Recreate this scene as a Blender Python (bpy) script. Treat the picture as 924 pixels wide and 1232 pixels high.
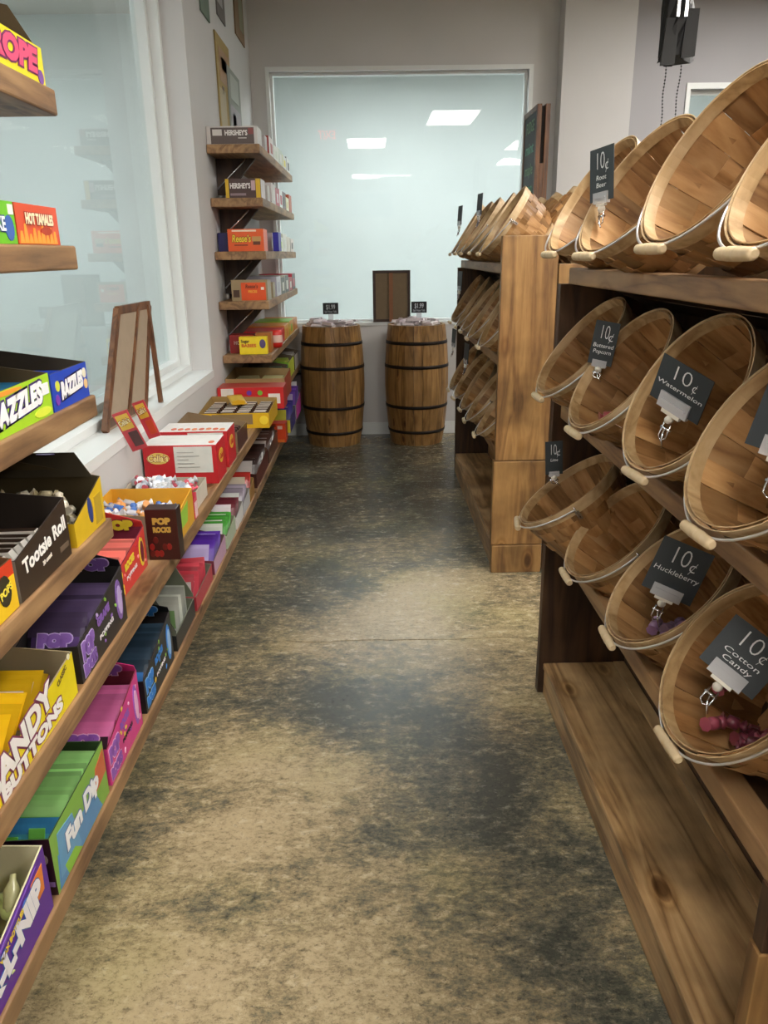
import bpy, bmesh, math, random
from mathutils import Vector, Matrix
random.seed(7)
C = bpy.context.scene.collection
PI = math.pi
for o in list(bpy.data.objects): bpy.data.objects.remove(o)

# ---------------------------------------------------------------- camera, world, lights, exposure
sc = bpy.context.scene
sc.view_settings.view_transform = 'Standard'
sc.view_settings.look = 'None'
sc.view_settings.gamma = 1
sc.view_settings.exposure = 0.35
cam_d = bpy.data.cameras.new('camera'); cam = bpy.data.objects.new('camera', cam_d); C.objects.link(cam)
cam_d.sensor_fit = 'VERTICAL'; cam_d.sensor_height = 36.0; cam_d.lens = 925.0/1232.0*36.0
cam_d.clip_start = 0.02
_down = Vector((38.0, 2754.0, 925.0)).normalized()
_fw = Vector((-15.0, 0, 925.0)); _fw.y = -(_fw.x*_down.x+_fw.z*_down.z)/_down.y; _fw.normalize()
_rt = _down.cross(_fw)
R3 = Matrix((_rt, _fw, -_down))                 # image axes (right, down, forward) to world
cx = R3 @ Vector((1, 0, 0)); cy = R3 @ Vector((0, -1, 0)); cz = R3 @ Vector((0, 0, -1))
cam.matrix_world = Matrix(((cx.x, cy.x, cz.x, 0), (cx.y, cy.y, cz.y, 0), (cx.z, cy.z, cz.z, 1.45), (0, 0, 0, 1)))
sc.camera = cam
w = bpy.data.worlds.new('world'); sc.world = w; w.use_nodes = True
w.node_tree.nodes['Background'].inputs[0].default_value = (0.75, 0.85, 1, 1)
w.node_tree.nodes['Background'].inputs[1].default_value = 0.6
PANEL = 27.0          # ceiling panel emission in the shop
FILL_NEXT = 17.0      # emission of the added panels behind the glass
# shop ceiling panels (centre x, centre y, half x, half y); built below; just behind the viewer and on the right they are added fill
SHOP_AND_FILL_PANELS = [(1.12, 1.48, .31, .61), (-.1, -6.6, .31, .5), (-.05, -.95, .31, .61), (2.7, -1.4, .31, .61), (2.9, 1.48, .31, .61), (2.9, 4.6, .31, .61), (2.9, -3.9, .31, .61)]
NEXT_FILL_PANELS = [(-2.7, 2.2, .37, .37), (-2.7, 4.9, .37, .37), (.2, 7.45, .61, .31), (2.6, 7.45, .61, .31)]  # unseen lamps added to brighten the rooms behind the glass

# ---------------------------------------------------------------- helpers
class B:
    """collects polygons with material slots and links them as one mesh"""
    def __init__(s): s.v = []; s.f = []; s.m = []; s.sm = []
    def quad(s, pts, m=0, smooth=False):
        n = len(s.v); s.v += [tuple(p) for p in pts]; s.f.append(tuple(range(n, n+len(pts)))); s.m.append(m); s.sm.append(smooth)
    def hexa(s, b, t, m=0):
        """b, t: four bottom and four top corners, counter-clockwise from above"""
        n = len(s.v); s.v += [tuple(p) for p in b]+[tuple(p) for p in t]
        for f in ((3,2,1,0), (4,5,6,7), (0,1,5,4), (1,2,6,5), (2,3,7,6), (3,0,4,7)):
            s.f.append(tuple(n+i for i in f)); s.m.append(m); s.sm.append(False)
    def box(s, x0, x1, y0, y1, z0, z1, m=0):
        s.hexa([(x0,y0,z0),(x1,y0,z0),(x1,y1,z0),(x0,y1,z0)], [(x0,y0,z1),(x1,y0,z1),(x1,y1,z1),(x0,y1,z1)], m)
    def tube(s, pts, r, n=8, m=0, closed=False, cap=True):
        pts = [Vector(p) for p in pts]; rs = r if isinstance(r, (list, tuple)) else [r]*len(pts); base = len(s.v); up = None
        for i, p in enumerate(pts):
            a = pts[i-1] if (i or closed) else pts[i]; b = pts[(i+1) % len(pts)] if (i < len(pts)-1 or closed) else pts[i]
            t = (b-a).normalized()
            if up is None: up = t.orthogonal().normalized()
            up = (up - t*up.dot(t)).normalized(); sd = t.cross(up)
            for k in range(n):
                c = p + rs[i]*(math.cos(2*PI*k/n)*up + math.sin(2*PI*k/n)*sd); s.v.append(tuple(c))
        L = len(pts)
        for i in range(L if closed else L-1):
            j = (i+1) % L
            for k in range(n):
                l = (k+1) % n
                s.f.append((base+i*n+k, base+i*n+l, base+j*n+l, base+j*n+k)); s.m.append(m); s.sm.append(True)
        if cap and not closed:
            s.f.append(tuple(base+k for k in reversed(range(n)))); s.m.append(m); s.sm.append(False)
            s.f.append(tuple(base+(L-1)*n+k for k in range(n))); s.m.append(m); s.sm.append(False)
    def lathe(s, prof, n=24, m=0, c=(0,0,0), cap=True):
        base = len(s.v)
        for (r, z) in prof:
            for k in range(n): s.v.append((c[0]+r*math.cos(2*PI*k/n), c[1]+r*math.sin(2*PI*k/n), c[2]+z))
        for i in range(len(prof)-1):
            for k in range(n):
                l = (k+1) % n
                s.f.append((base+i*n+k, base+i*n+l, base+(i+1)*n+l, base+(i+1)*n+k)); s.m.append(m); s.sm.append(True)
        if cap:
            s.f.append(tuple(base+k for k in reversed(range(n)))); s.m.append(m); s.sm.append(False)
            s.f.append(tuple(base+(len(prof)-1)*n+k for k in range(n))); s.m.append(m); s.sm.append(False)
    def mesh(s, name, mats, off=(0,0,0)):
        me = bpy.data.meshes.new(name)
        me.from_pydata([(v[0]-off[0], v[1]-off[1], v[2]-off[2]) for v in s.v], [], s.f)
        for m in (mats if isinstance(mats, (list, tuple)) else [mats]): me.materials.append(m)
        for p, mi, sm in zip(me.polygons, s.m, s.sm): p.material_index = mi; p.use_smooth = sm
        me.update(); return me

def link(name, me, parent=None):
    o = bpy.data.objects.new(name, me); C.objects.link(o)
    if parent is not None: o.parent = parent
    return o
def part(name, b, mats, parent, label=None, bevel=0):
    """a part built in world coordinates under an unrotated Empty"""
    o = link(name, b.mesh(name, mats, parent.location if parent else (0,0,0)), parent)
    if bevel: bev(o, bevel)
    if label: o['label'] = label
    return o
def lpart(name, b, mats, parent, label=None):
    o = link(name, b.mesh(name, mats), parent)
    if label: o['label'] = label
    return o
def bev(o, wd, seg=2):
    m = o.modifiers.new('bevel', 'BEVEL'); m.width = wd; m.segments = seg; m.limit_method = 'ANGLE'
def tag(o, label, cat, group=None):
    o['label'] = label; o['category'] = cat
    if group: o['group'] = group
    return o
def thing(name, label, cat, loc=(0,0,0), group=None):
    o = bpy.data.objects.new(name, None); C.objects.link(o); o.location = loc; o.empty_display_size = .05
    return tag(o, label, cat, group)
def struct(name, b, mats, parent=None, label=None, off=(0,0,0)):
    o = link(name, b.mesh(name, mats, off), parent); o.location = off
    if parent is None: o['kind'] = 'structure'
    if label: o['label'] = label
    return o

# ---------------------------------------------------------------- materials
def srgb(h):
    if isinstance(h, str):
        h = h.lstrip('#'); h = [int(h[i:i+2], 16)/255 for i in (0, 2, 4)]
    return tuple((c/12.92 if c <= .04045 else ((c+.055)/1.055)**2.4) for c in h)+(1,)
_M = {}
def mat(hexcol, rough=.5, metal=0, coat=0, emit=0, bump=0):
    k = (hexcol, rough, metal, coat, emit, bump)
    if k in _M: return _M[k]
    m = bpy.data.materials.new('m_'+str(hexcol).strip('#')); m.use_nodes = True; nt = m.node_tree
    p = nt.nodes['Principled BSDF']; c = srgb(hexcol)
    p.inputs['Roughness'].default_value = rough; p.inputs['Metallic'].default_value = metal
    p.inputs['Coat Weight'].default_value = coat
    if emit:
        p.inputs['Emission Color'].default_value = c; p.inputs['Emission Strength'].default_value = emit
        p.inputs['Base Color'].default_value = c
    else:
        tc = nt.nodes.new('ShaderNodeTexCoord'); nz = nt.nodes.new('ShaderNodeTexNoise'); nz.inputs['Scale'].default_value = 30
        mx = nt.nodes.new('ShaderNodeMix'); mx.data_type = 'RGBA'
        mx.inputs['A'].default_value = tuple(x*.9 for x in c[:3])+(1,); mx.inputs['B'].default_value = tuple(min(1, x*1.08) for x in c[:3])+(1,)
        nt.links.new(tc.outputs['Object'], nz.inputs['Vector']); nt.links.new(nz.outputs['Fac'], mx.inputs['Factor']); nt.links.new(mx.outputs['Result'], p.inputs['Base Color'])
        if bump:
            bp = nt.nodes.new('ShaderNodeBump'); bp.inputs['Strength'].default_value = bump; bp.inputs['Distance'].default_value = .002
            nt.links.new(nz.outputs['Fac'], bp.inputs['Height']); nt.links.new(bp.outputs['Normal'], p.inputs['Normal'])
    _M[k] = m; return m
def foil(h):
    k = ('foil', h)
    if k in _M: return _M[k]
    m = mat(h, .3, 0, .4).copy(); nt = m.node_tree; p = nt.nodes['Principled BSDF']; src = p.inputs['Base Color'].links[0].from_socket
    i = nt.nodes.new('ShaderNodeObjectInfo'); mr = nt.nodes.new('ShaderNodeMapRange'); mr.inputs['To Min'].default_value = .55; mr.inputs['To Max'].default_value = 1.25
    hv = nt.nodes.new('ShaderNodeHueSaturation'); nt.links.new(i.outputs['Random'], mr.inputs['Value']); nt.links.new(mr.outputs[0], hv.inputs['Value']); nt.links.new(src, hv.inputs['Color']); nt.links.new(hv.outputs['Color'], p.inputs['Base Color'])
    _M[k] = m; return m
def card_m(h): return mat(h, .42, 0, .15)

def ramp(nt, stops):
    r = nt.nodes.new('ShaderNodeValToRGB'); e = r.color_ramp.elements
    while len(e) < len(stops): e.new(.5)
    for i, (p, c) in enumerate(stops): e[i].position = p; e[i].color = srgb(c) if isinstance(c, str) else c
    return r
def wood(name, cols, axis='Y', rough=.5, vary=.0, knots=True, fine=1.0, mottle=.5):
    """stained pine: stretched grain, cathedral bands, knots, blotchy stain"""
    m = bpy.data.materials.new(name); m.use_nodes = True; nt = m.node_tree; L = nt.links.new; N = nt.nodes.new
    p = nt.nodes['Principled BSDF']; p.inputs['Roughness'].default_value = rough
    tc = N('ShaderNodeTexCoord'); info = N('ShaderNodeObjectInfo')
    add = N('ShaderNodeVectorMath'); add.operation = 'ADD'
    sc3 = N('ShaderNodeVectorMath'); sc3.operation = 'SCALE'; sc3.inputs['Scale'].default_value = 23.0
    cmb = N('ShaderNodeCombineXYZ')
    for i in range(3): L(info.outputs['Random'], cmb.inputs[i])
    L(cmb.outputs[0], sc3.inputs[0]); L(tc.outputs['Object'], add.inputs[0]); L(sc3.outputs[0], add.inputs[1])
    mp = N('ShaderNodeMapping'); s = [9*fine, 9*fine, 9*fine]; s['XYZ'.index(axis)] = .9*fine; mp.inputs['Scale'].default_value = s
    L(add.outputs[0], mp.inputs['Vector'])
    n1 = N('ShaderNodeTexNoise'); n1.inputs['Scale'].default_value = 1.1; n1.inputs['Detail'].default_value = 3; n1.inputs['Distortion'].default_value = .8
    L(mp.outputs[0], n1.inputs['Vector'])
    mul = N('ShaderNodeMath'); mul.operation = 'MULTIPLY'; mul.inputs[1].default_value = 9
    fr = N('ShaderNodeMath'); fr.operation = 'PINGPONG'; fr.inputs[1].default_value = 1
    L(n1.outputs['Fac'], mul.inputs[0]); L(mul.outputs[0], fr.inputs[0])
    n2 = N('ShaderNodeTexNoise'); n2.inputs['Scale'].default_value = 9; n2.inputs['Detail'].default_value = 5; n2.inputs['Roughness'].default_value = .7
    L(mp.outputs[0], n2.inputs['Vector'])
    mix = N('ShaderNodeMix'); mix.data_type = 'FLOAT'; mix.inputs[0].default_value = .55
    L(fr.outputs[0], mix.inputs[2]); L(n2.outputs['Fac'], mix.inputs[3])
    cr = ramp(nt, [(.18, cols[0]), (.5, cols[1]), (.85, cols[2])]); L(mix.outputs[0], cr.inputs['Fac'])
    n3 = N('ShaderNodeTexNoise'); n3.inputs['Scale'].default_value = 5*fine; n3.inputs['Detail'].default_value = 3; L(add.outputs[0], n3.inputs['Vector'])
    r3 = ramp(nt, [(.32, (1-mottle*.6, 1-mottle*.6, 1-mottle*.58, 1)), (.62, (1, 1, 1, 1))]); L(n3.outputs['Fac'], r3.inputs['Fac'])
    m1 = N('ShaderNodeMix'); m1.data_type = 'RGBA'; m1.blend_type = 'MULTIPLY'; m1.inputs['Factor'].default_value = 1
    L(cr.outputs['Color'], m1.inputs['A']); L(r3.outputs['Color'], m1.inputs['B']); out = m1.outputs['Result']
    if knots:
        mk = N('ShaderNodeMapping'); ks = [7.5, 7.5, 7.5]; ks['XYZ'.index(axis)] = 3.6; mk.inputs['Scale'].default_value = ks; L(add.outputs[0], mk.inputs['Vector'])
        vo = N('ShaderNodeTexVoronoi'); vo.inputs['Scale'].default_value = 1.0; L(mk.outputs[0], vo.inputs['Vector'])
        rk = ramp(nt, [(.08, (.2, .13, .08, 1)), (.13, (.6, .5, .4, 1)), (.15, (.95, .9, .82, 1)), (.20, (.72, .64, .54, 1)), (.27, (1, 1, 1, 1))]); L(vo.outputs['Distance'], rk.inputs['Fac'])
        m2 = N('ShaderNodeMix'); m2.data_type = 'RGBA'; m2.blend_type = 'MULTIPLY'; m2.inputs['Factor'].default_value = .9
        L(out, m2.inputs['A']); L(rk.outputs['Color'], m2.inputs['B']); out = m2.outputs['Result']
    if vary:
        hsv = N('ShaderNodeHueSaturation'); mr = N('ShaderNodeMapRange'); mr.inputs['To Min'].default_value = 1-vary; mr.inputs['To Max'].default_value = 1+vary*.6
        L(info.outputs['Random'], mr.inputs['Value']); L(mr.outputs[0], hsv.inputs['Value']); L(out, hsv.inputs['Color']); out = hsv.outputs['Color']
    L(out, p.inputs['Base Color'])
    bp = N('ShaderNodeBump'); bp.inputs['Strength'].default_value = .25; bp.inputs['Distance'].default_value = .0015
    L(mix.outputs[0], bp.inputs['Height']); L(bp.outputs['Normal'], p.inputs['Normal'])
    return m
W_SHELF = wood('wood_shelf', ('#6f5138', '#9a7752', '#b08c62'), 'Y', .5)
W_BASE = wood('wood_base', ('#7a5836', '#b58f62', '#d0ac7c'), 'Y', .32, mottle=.8)
W_POST = wood('wood_post', ('#6f4e2e', '#977043', '#b08853'), 'Z', .45, mottle=.8)
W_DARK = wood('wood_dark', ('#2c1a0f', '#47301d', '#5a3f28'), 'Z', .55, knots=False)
W_BRKT = wood('wood_bracket', ('#2a1b12', '#3d2a1c', '#4a3424'), 'Z', .6, knots=False)
W_BARREL = wood('wood_barrel', ('#735029', '#a07844', '#b88d57'), 'Z', .42, vary=.2, mottle=.6)
W_STAVE = wood('wood_stave', ('#83592f', '#aa7e4e', '#c09766'), 'Z', .5, vary=.36, knots=False, mottle=.4)
W_HOOP = wood('wood_rim', ('#ab8c62', '#c9ac82', '#d8c09a'), 'X', .5, knots=False, mottle=.25)
W_GRIP = mat('#cdb793', .5)
W_FRAME = wood('wood_frame', ('#4b2d1a', '#6d4528', '#855a38'), 'Z', .45, knots=False)
WIRE = mat('#dcd8d8', .35, .8)
CHROME = mat('#d5d5d8', .18, 1)
BLACK = mat('#17181a', .6)
KRAFT = mat('#8f7a61', .8); KRAFT_D = mat('#5a4936', .85)

def wall_mat(name, col, rough=.6):
    m = bpy.data.materials.new(name); m.use_nodes = True; nt = m.node_tree; p = nt.nodes['Principled BSDF']; L = nt.links.new
    p.inputs['Roughness'].default_value = rough; c = srgb(col)
    tc = nt.nodes.new('ShaderNodeTexCoord'); n = nt.nodes.new('ShaderNodeTexNoise'); n.inputs['Scale'].default_value = 2.2; n.inputs['Detail'].default_value = 4
    n2 = nt.nodes.new('ShaderNodeTexNoise'); n2.inputs['Scale'].default_value = 160
    L(tc.outputs['Object'], n.inputs['Vector']); L(tc.outputs['Object'], n2.inputs['Vector'])
    r = ramp(nt, [(.3, tuple(x*.95 for x in c[:3])+(1,)), (.7, c)]); L(n.outputs['Fac'], r.inputs['Fac']); L(r.outputs['Color'], p.inputs['Base Color'])
    b = nt.nodes.new('ShaderNodeBump'); b.inputs['Strength'].default_value = .12; b.inputs['Distance'].default_value = .001
    L(n2.outputs['Fac'], b.inputs['Height']); L(b.outputs['Normal'], p.inputs['Normal']); return m
WALL = wall_mat('wall_paint', '#cbcaca'); WHITE = wall_mat('trim_white', '#e2e6e6', .35)
CEIL = wall_mat('ceiling_paint', '#cfcbc4'); NEXTW = wall_mat('next_room_paint', '#e4e8e6', .8)

def floor_mat():
    m = bpy.data.materials.new('stained_concrete'); m.use_nodes = True; nt = m.node_tree; L = nt.links.new; N = nt.nodes.new
    p = nt.nodes['Principled BSDF']; tc = N('ShaderNodeTexCoord')
    def noise(scale, det=6, rough=.6, stretch=(1, 1, 1), dist=0):
        mp = N('ShaderNodeMapping'); mp.inputs['Scale'].default_value = stretch; L(tc.outputs['Object'], mp.inputs['Vector'])
        n = N('ShaderNodeTexNoise'); n.inputs['Scale'].default_value = scale; n.inputs['Detail'].default_value = det; n.inputs['Roughness'].default_value = rough; n.inputs['Distortion'].default_value = dist
        L(mp.outputs[0], n.inputs['Vector']); return n.outputs['Fac']
    def math_(op, a, b):
        n = N('ShaderNodeMath'); n.operation = op
        for i, x in enumerate((a, b)):
            if isinstance(x, (int, float)): n.inputs[i].default_value = x
            else: L(x, n.inputs[i])
        return n.outputs[0]
    # big worn patches (own shapes in the concrete) and one broad darkening at the far end, pushed about by noise
    field = math_('MULTIPLY', noise(2.1, 10, .74, (.8, 1.2, 1), .5), 1.45)
    warp = N('ShaderNodeTexNoise'); warp.inputs['Scale'].default_value = 2.6; warp.inputs['Detail'].default_value = 5; L(tc.outputs['Object'], warp.inputs['Vector'])
    wv = N('ShaderNodeVectorMath'); wv.operation = 'MULTIPLY_ADD'; wv.inputs[1].default_value = (.55, .55, 0); wv.inputs[2].default_value = (-.27, -.27, 0)
    L(warp.outputs['Color'], wv.inputs[0]); pos = N('ShaderNodeVectorMath'); pos.operation = 'ADD'; L(wv.outputs[0], pos.inputs[0]); L(tc.outputs['Object'], pos.inputs[1])
    for (x, y, rx, ry, g) in PATCHES:
        sb = N('ShaderNodeVectorMath'); sb.operation = 'SUBTRACT'; sb.inputs[1].default_value = (x, y, 0); L(pos.outputs[0], sb.inputs[0])
        ml = N('ShaderNodeVectorMath'); ml.operation = 'MULTIPLY'; ml.inputs[1].default_value = (1/rx, 1/ry, 0); L(sb.outputs[0], ml.inputs[0])
        ln = N('ShaderNodeVectorMath'); ln.operation = 'LENGTH'; L(ml.outputs[0], ln.inputs[0])
        mr = N('ShaderNodeMapRange'); mr.interpolation_type = 'SMOOTHSTEP'; mr.inputs['From Min'].default_value = 1.4; mr.inputs['From Max'].default_value = .35
        mr.inputs['To Min'].default_value = 0; mr.inputs['To Max'].default_value = g; L(ln.outputs['Value'], mr.inputs['Value'])
        field = math_('ADD', field, mr.outputs[0])
    fine = noise(22, 9, .8, (.8, 1.4, 1), .3)
    f2 = math_('ADD', field, math_('ADD', math_('MULTIPLY', math_('SUBTRACT', fine, .5), 1.3), math_('MULTIPLY', math_('SUBTRACT', noise(75, 6, .8, (.9, 1.2, 1)), .5), .7)))
    r = ramp(nt, [(.44, '#464740'), (.56, '#5f5d52'), (.67, '#776f5b'), (.79, '#96876a'), (.97, '#b3a282')]); L(f2, r.inputs['Fac'])
    # green cast and dark pitting
    g = noise(1.9, 4, .5, (1, 1, 1), 0); rg = ramp(nt, [(.5, (1, 1, 1, 1)), (.66, (.94, .98, .86, 1))]); L(g, rg.inputs['Fac'])
    m1 = N('ShaderNodeMix'); m1.data_type = 'RGBA'; m1.blend_type = 'MULTIPLY'; m1.inputs['Factor'].default_value = .9; L(r.outputs['Color'], m1.inputs['A']); L(rg.outputs['Color'], m1.inputs['B'])
    sp = noise(60, 7, .85, (1, 1.25, 1)); rs = ramp(nt, [(.36, (.30, .31, .31, 1)), (.49, (1.06, 1.06, 1.04, 1))]); L(sp, rs.inputs['Fac'])
    m2 = N('ShaderNodeMix'); m2.data_type = 'RGBA'; m2.blend_type = 'MULTIPLY'; m2.inputs['Factor'].default_value = .85; L(m1.outputs['Result'], m2.inputs['A']); L(rs.outputs['Color'], m2.inputs['B'])
    sp2 = noise(110, 3, .6); rs2 = ramp(nt, [(.70, (0, 0, 0, 1)), (.78, (1, 1, 1, 1))]); L(sp2, rs2.inputs['Fac'])
    m3 = N('ShaderNodeMix'); m3.data_type = 'RGBA'; L(rs2.outputs['Color'], m3.inputs['Factor']); L(m2.outputs['Result'], m3.inputs['A']); m3.inputs['B'].default_value = srgb('#c2baa8')
    L(m3.outputs['Result'], p.inputs['Base Color'])
    rr = N('ShaderNodeMapRange'); rr.inputs['To Min'].default_value = .10; rr.inputs['To Max'].default_value = .40; L(fine, rr.inputs['Value']); L(rr.outputs[0], p.inputs['Roughness'])
    bp = N('ShaderNodeBump'); bp.inputs['Strength'].default_value = .25; bp.inputs['Distance'].default_value = .003; L(sp, bp.inputs['Height']); L(bp.outputs['Normal'], p.inputs['Normal'])
    return m
PATCHES = [(-.3, 1.85, .34, .28, .2), (-.4, 1.2, .45, .3, .18), (.3, 3.0, .5, .45, .16), (.2, 1.95, .26, .34, -.2), (.1, 1.15, .3, .3, .02),
           (-.3, 2.35, .4, .22, -.16), (.45, 1.35, .25, .5, -.10), (0, 5.1, 1.7, 1.5, -.2), (-.4, 3.2, .4, .4, -.08), (.0, .8, .3, .3, .08)]
FLOOR = floor_mat()

def glass_mat():
    m = bpy.data.materials.new('window_glass'); m.use_nodes = True; nt = m.node_tree; nt.nodes.clear(); L = nt.links.new; N = nt.nodes.new
    out = N('ShaderNodeOutputMaterial'); tr = N('ShaderNodeBsdfTransparent'); tr.inputs[0].default_value = (.93, .97, .965, 1)
    gl = N('ShaderNodeBsdfGlossy'); gl.inputs['Roughness'].default_value = .02; fr = N('ShaderNodeFresnel'); fr.inputs[0].default_value = 1.5
    ge = N('ShaderNodeNewGeometry'); iv = N('ShaderNodeMath'); iv.operation = 'SUBTRACT'; iv.inputs[0].default_value = 1; L(ge.outputs['Backfacing'], iv.inputs[1])
    mm = N('ShaderNodeMath'); mm.operation = 'MULTIPLY'; L(fr.outputs[0], mm.inputs[0]); L(iv.outputs[0], mm.inputs[1])
    mx = N('ShaderNodeMixShader'); L(mm.outputs[0], mx.inputs[0]); L(tr.outputs[0], mx.inputs[1]); L(gl.outputs[0], mx.inputs[2]); L(mx.outputs[0], out.inputs[0]); return m
GLASS = glass_mat()
def clear_mat():
    m = bpy.data.materials.new('clear_plastic'); m.use_nodes = True; p = m.node_tree.nodes['Principled BSDF']
    p.inputs['Base Color'].default_value = (.86, .87, .9, 1); p.inputs['Roughness'].default_value = .12; p.inputs['Alpha'].default_value = .45; p.inputs['Coat Weight'].default_value = 1; return m
CLEAR = clear_mat()

# ---------------------------------------------------------------- lettering
_FC = {}
def letter_mesh(s, size, off=0.0, ext=.0002, shear=0, sx=1.0, font_space=1.0, align='CENTER'):
    k = (s, size, off, ext, shear, sx, font_space, align)
    if k in _FC: return _FC[k]
    cu = bpy.data.curves.new('t', 'FONT'); cu.body = s; cu.size = size; cu.align_x = align; cu.align_y = 'CENTER'; cu.offset = off; cu.extrude = ext
    cu.shear = shear; cu.resolution_u = 3; cu.space_character = font_space
    o = bpy.data.objects.new('t', cu); C.objects.link(o); dg = bpy.context.evaluated_depsgraph_get(); dg.update()
    me = bpy.data.meshes.new_from_object(o.evaluated_get(dg)); bpy.data.objects.remove(o)
    if sx != 1.0:
        for v in me.vertices: v.co.x *= sx
    _FC[k] = me; return me
def letters(s, size, color, parent, origin, u, v, width=None, outline=None, ol=.0012, bold=.0006, shear=0, rot=0, lift=.0008, name='lettering'):
    """text centred at origin (local to parent) reading along u with up v"""
    u = Vector(u).normalized(); v = Vector(v); v = (v-u*v.dot(u)).normalized(); n = u.cross(v)
    if rot: u, v = (u*math.cos(rot)+v*math.sin(rot)), (v*math.cos(rot)-u*math.sin(rot))
    base = letter_mesh(s, size, bold, .0002, shear); wd = max((p.co.x for p in base.vertices), default=1)-min((p.co.x for p in base.vertices), default=0)
    sx = (width/wd) if width and wd > 0 else 1.0
    o = None
    for i, (c, off, lf) in enumerate(([(outline, bold+ol, lift)] if outline else []) + [(color, bold, lift+.0007)]):
        me = letter_mesh(s, size, off, .0002, shear).copy(); me.materials.clear(); me.materials.append(mat(c, .5) if isinstance(c, str) else c)
        ob = link(name if i or not outline else 'lettering_outline', me, parent)
        M = Matrix((u*sx, v, n)).transposed().to_4x4(); M.translation = Vector(origin)+n*lf; ob.matrix_local = M; o = ob
    return o

# ---------------------------------------------------------------- the setting
def slab(name, boxes, m, **k):
    b = B()
    for q in boxes: b.box(*q)
    return struct(name, b, m, **k)
XW = -.87; YB = 6.41; ZC = 3.2
# floor with a saw cut
b = B(); xs_ = [-1.0+.05*k for k in range(141)]; ys_ = [2.724+.006*math.sin(k*.9)*math.sin(k*.23+1)+random.uniform(-.002, .002) for k in range(141)]; gp = [.0018+.0022*abs(math.sin(k*.37)) for k in range(141)]
for k in range(140):
    x0, x1, y0, y1, g0, g1 = xs_[k], xs_[k+1], ys_[k], ys_[k+1], gp[k], gp[k+1]
    b.quad([(x0, 2.3, 0), (x1, 2.3, 0), (x1, y1-g1, 0), (x0, y0-g0, 0)]); b.quad([(x0, y0+g0, 0), (x1, y1+g1, 0), (x1, 3.1, 0), (x0, 3.1, 0)])
    b.quad([(x0, y0-g0, 0), (x1, y1-g1, 0), (x1, y1, -.012), (x0, y0, -.012)]); b.quad([(x0, y0, -.012), (x1, y1, -.012), (x1, y1+g1, 0), (x0, y0+g0, 0)])
b.quad([(-1, -8, 0), (6, -8, 0), (6, 2.3, 0), (-1, 2.3, 0)]); b.quad([(-1, 3.1, 0), (6, 3.1, 0), (6, 6.5, 0), (-1, 6.5, 0)])
b.box(-1.0, 6, -8, 6.5, -.06, -.015); struct('floor', b, FLOOR)
slab('floor_beyond', [(-4.6, -1.0, -8, 6.5, -.05, 0), (-4.6, 6, 6.5, 9.1, -.05, 0)], NEXTW)
slab('ceiling', [(-4.6, 6, -8, 9.1, ZC, ZC+.1)], CEIL)
GX = -1.08
slab('wall_left', [(XW-.23, XW, -8, 1.66, 0, ZC), (XW-.23, XW, 4.2, YB, 0, ZC), (XW-.23, XW, 1.66, 4.2, 0, .83), (XW-.23, XW, 1.66, 4.2, 2.73, ZC)], WALL)
slab('trim_1', [(XW-.23, XW+.006, 1.66, 4.2, .83, .866)], WHITE)                      # sill
slab('wall_back', [(XW-.23, -.735, YB, YB+.2, 0, ZC), (-.735, 1.19, YB, YB+.2, 0, .9), (-.735, 1.19, YB, YB+.2, 2.735, ZC), (1.19, 1.9, YB, YB+.2, 0, ZC)], WALL)
slab('wall_back_right', [(1.9, 2.4, YB, YB+.2, 0, ZC),
                   (2.4, 4.2, YB, YB+.2, 2.585, ZC), (2.4, 4.2, YB, YB+.2, 0, .9), (4.2, 6, YB, YB+.2, 0, ZC)], wall_mat('lavender_wall_paint', '#a9a8ad'))
slab('trim_2', [(1.40, 1.915, YB-.16, YB+.0, 0, ZC)], WALL)                            # pier
slab('trim_3', [(-.76, 1.22, YB-.012, YB+.2, .9, .925)], WHITE)                        # back sill
slab('trim_4', [(-.76, 1.22, YB-.014, YB-.001, 2.73, 2.76), (-.76, -.735, YB-.014, YB-.001, .925, 2.73), (1.19, 1.22, YB-.014, YB-.001, .925, 2.73)], WHITE)
slab('trim_5', [(2.37, 4.2, YB-.014, YB-.001, 2.585, 2.625), (2.37, 2.4, YB-.014, YB-.001, .9, 2.585)], WHITE)
slab('baseboard_back', [(XW+.002, 1.38, YB-.014, YB-.001, 0, .10)], WHITE)
slab('baseboard_left', [(XW+.001, XW+.012, -6, 6.39, 0, .10)], WHITE)
slab('wall_right', [(6, 6.1, -8, YB+.2, 0, ZC)], WALL)
slab('wall_front', [(XW-.23, -1.4+0.6, -8.1, -8, 0, ZC), (-.8, .6, -8.1, -8, 0, 2.3), (-.8, .6, -8.1, -8, 2.95, ZC), (.6, 6, -8.1, -8, 0, ZC)], WALL)
slab('wall_beyond', [(-4.6, 6, 9.0, 9.1, 0, ZC), (-4.7, -4.6, -8, 9.1, 0, ZC), (-4.6, XW-.23, .3, .4, 0, ZC), (5.9, 6, YB+.2, 9, 0, ZC)], NEXTW)
slab('wall_beyond_side', [(-4.6, -1.3, 6.75, 6.85, 0, ZC)], NEXTW)
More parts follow.
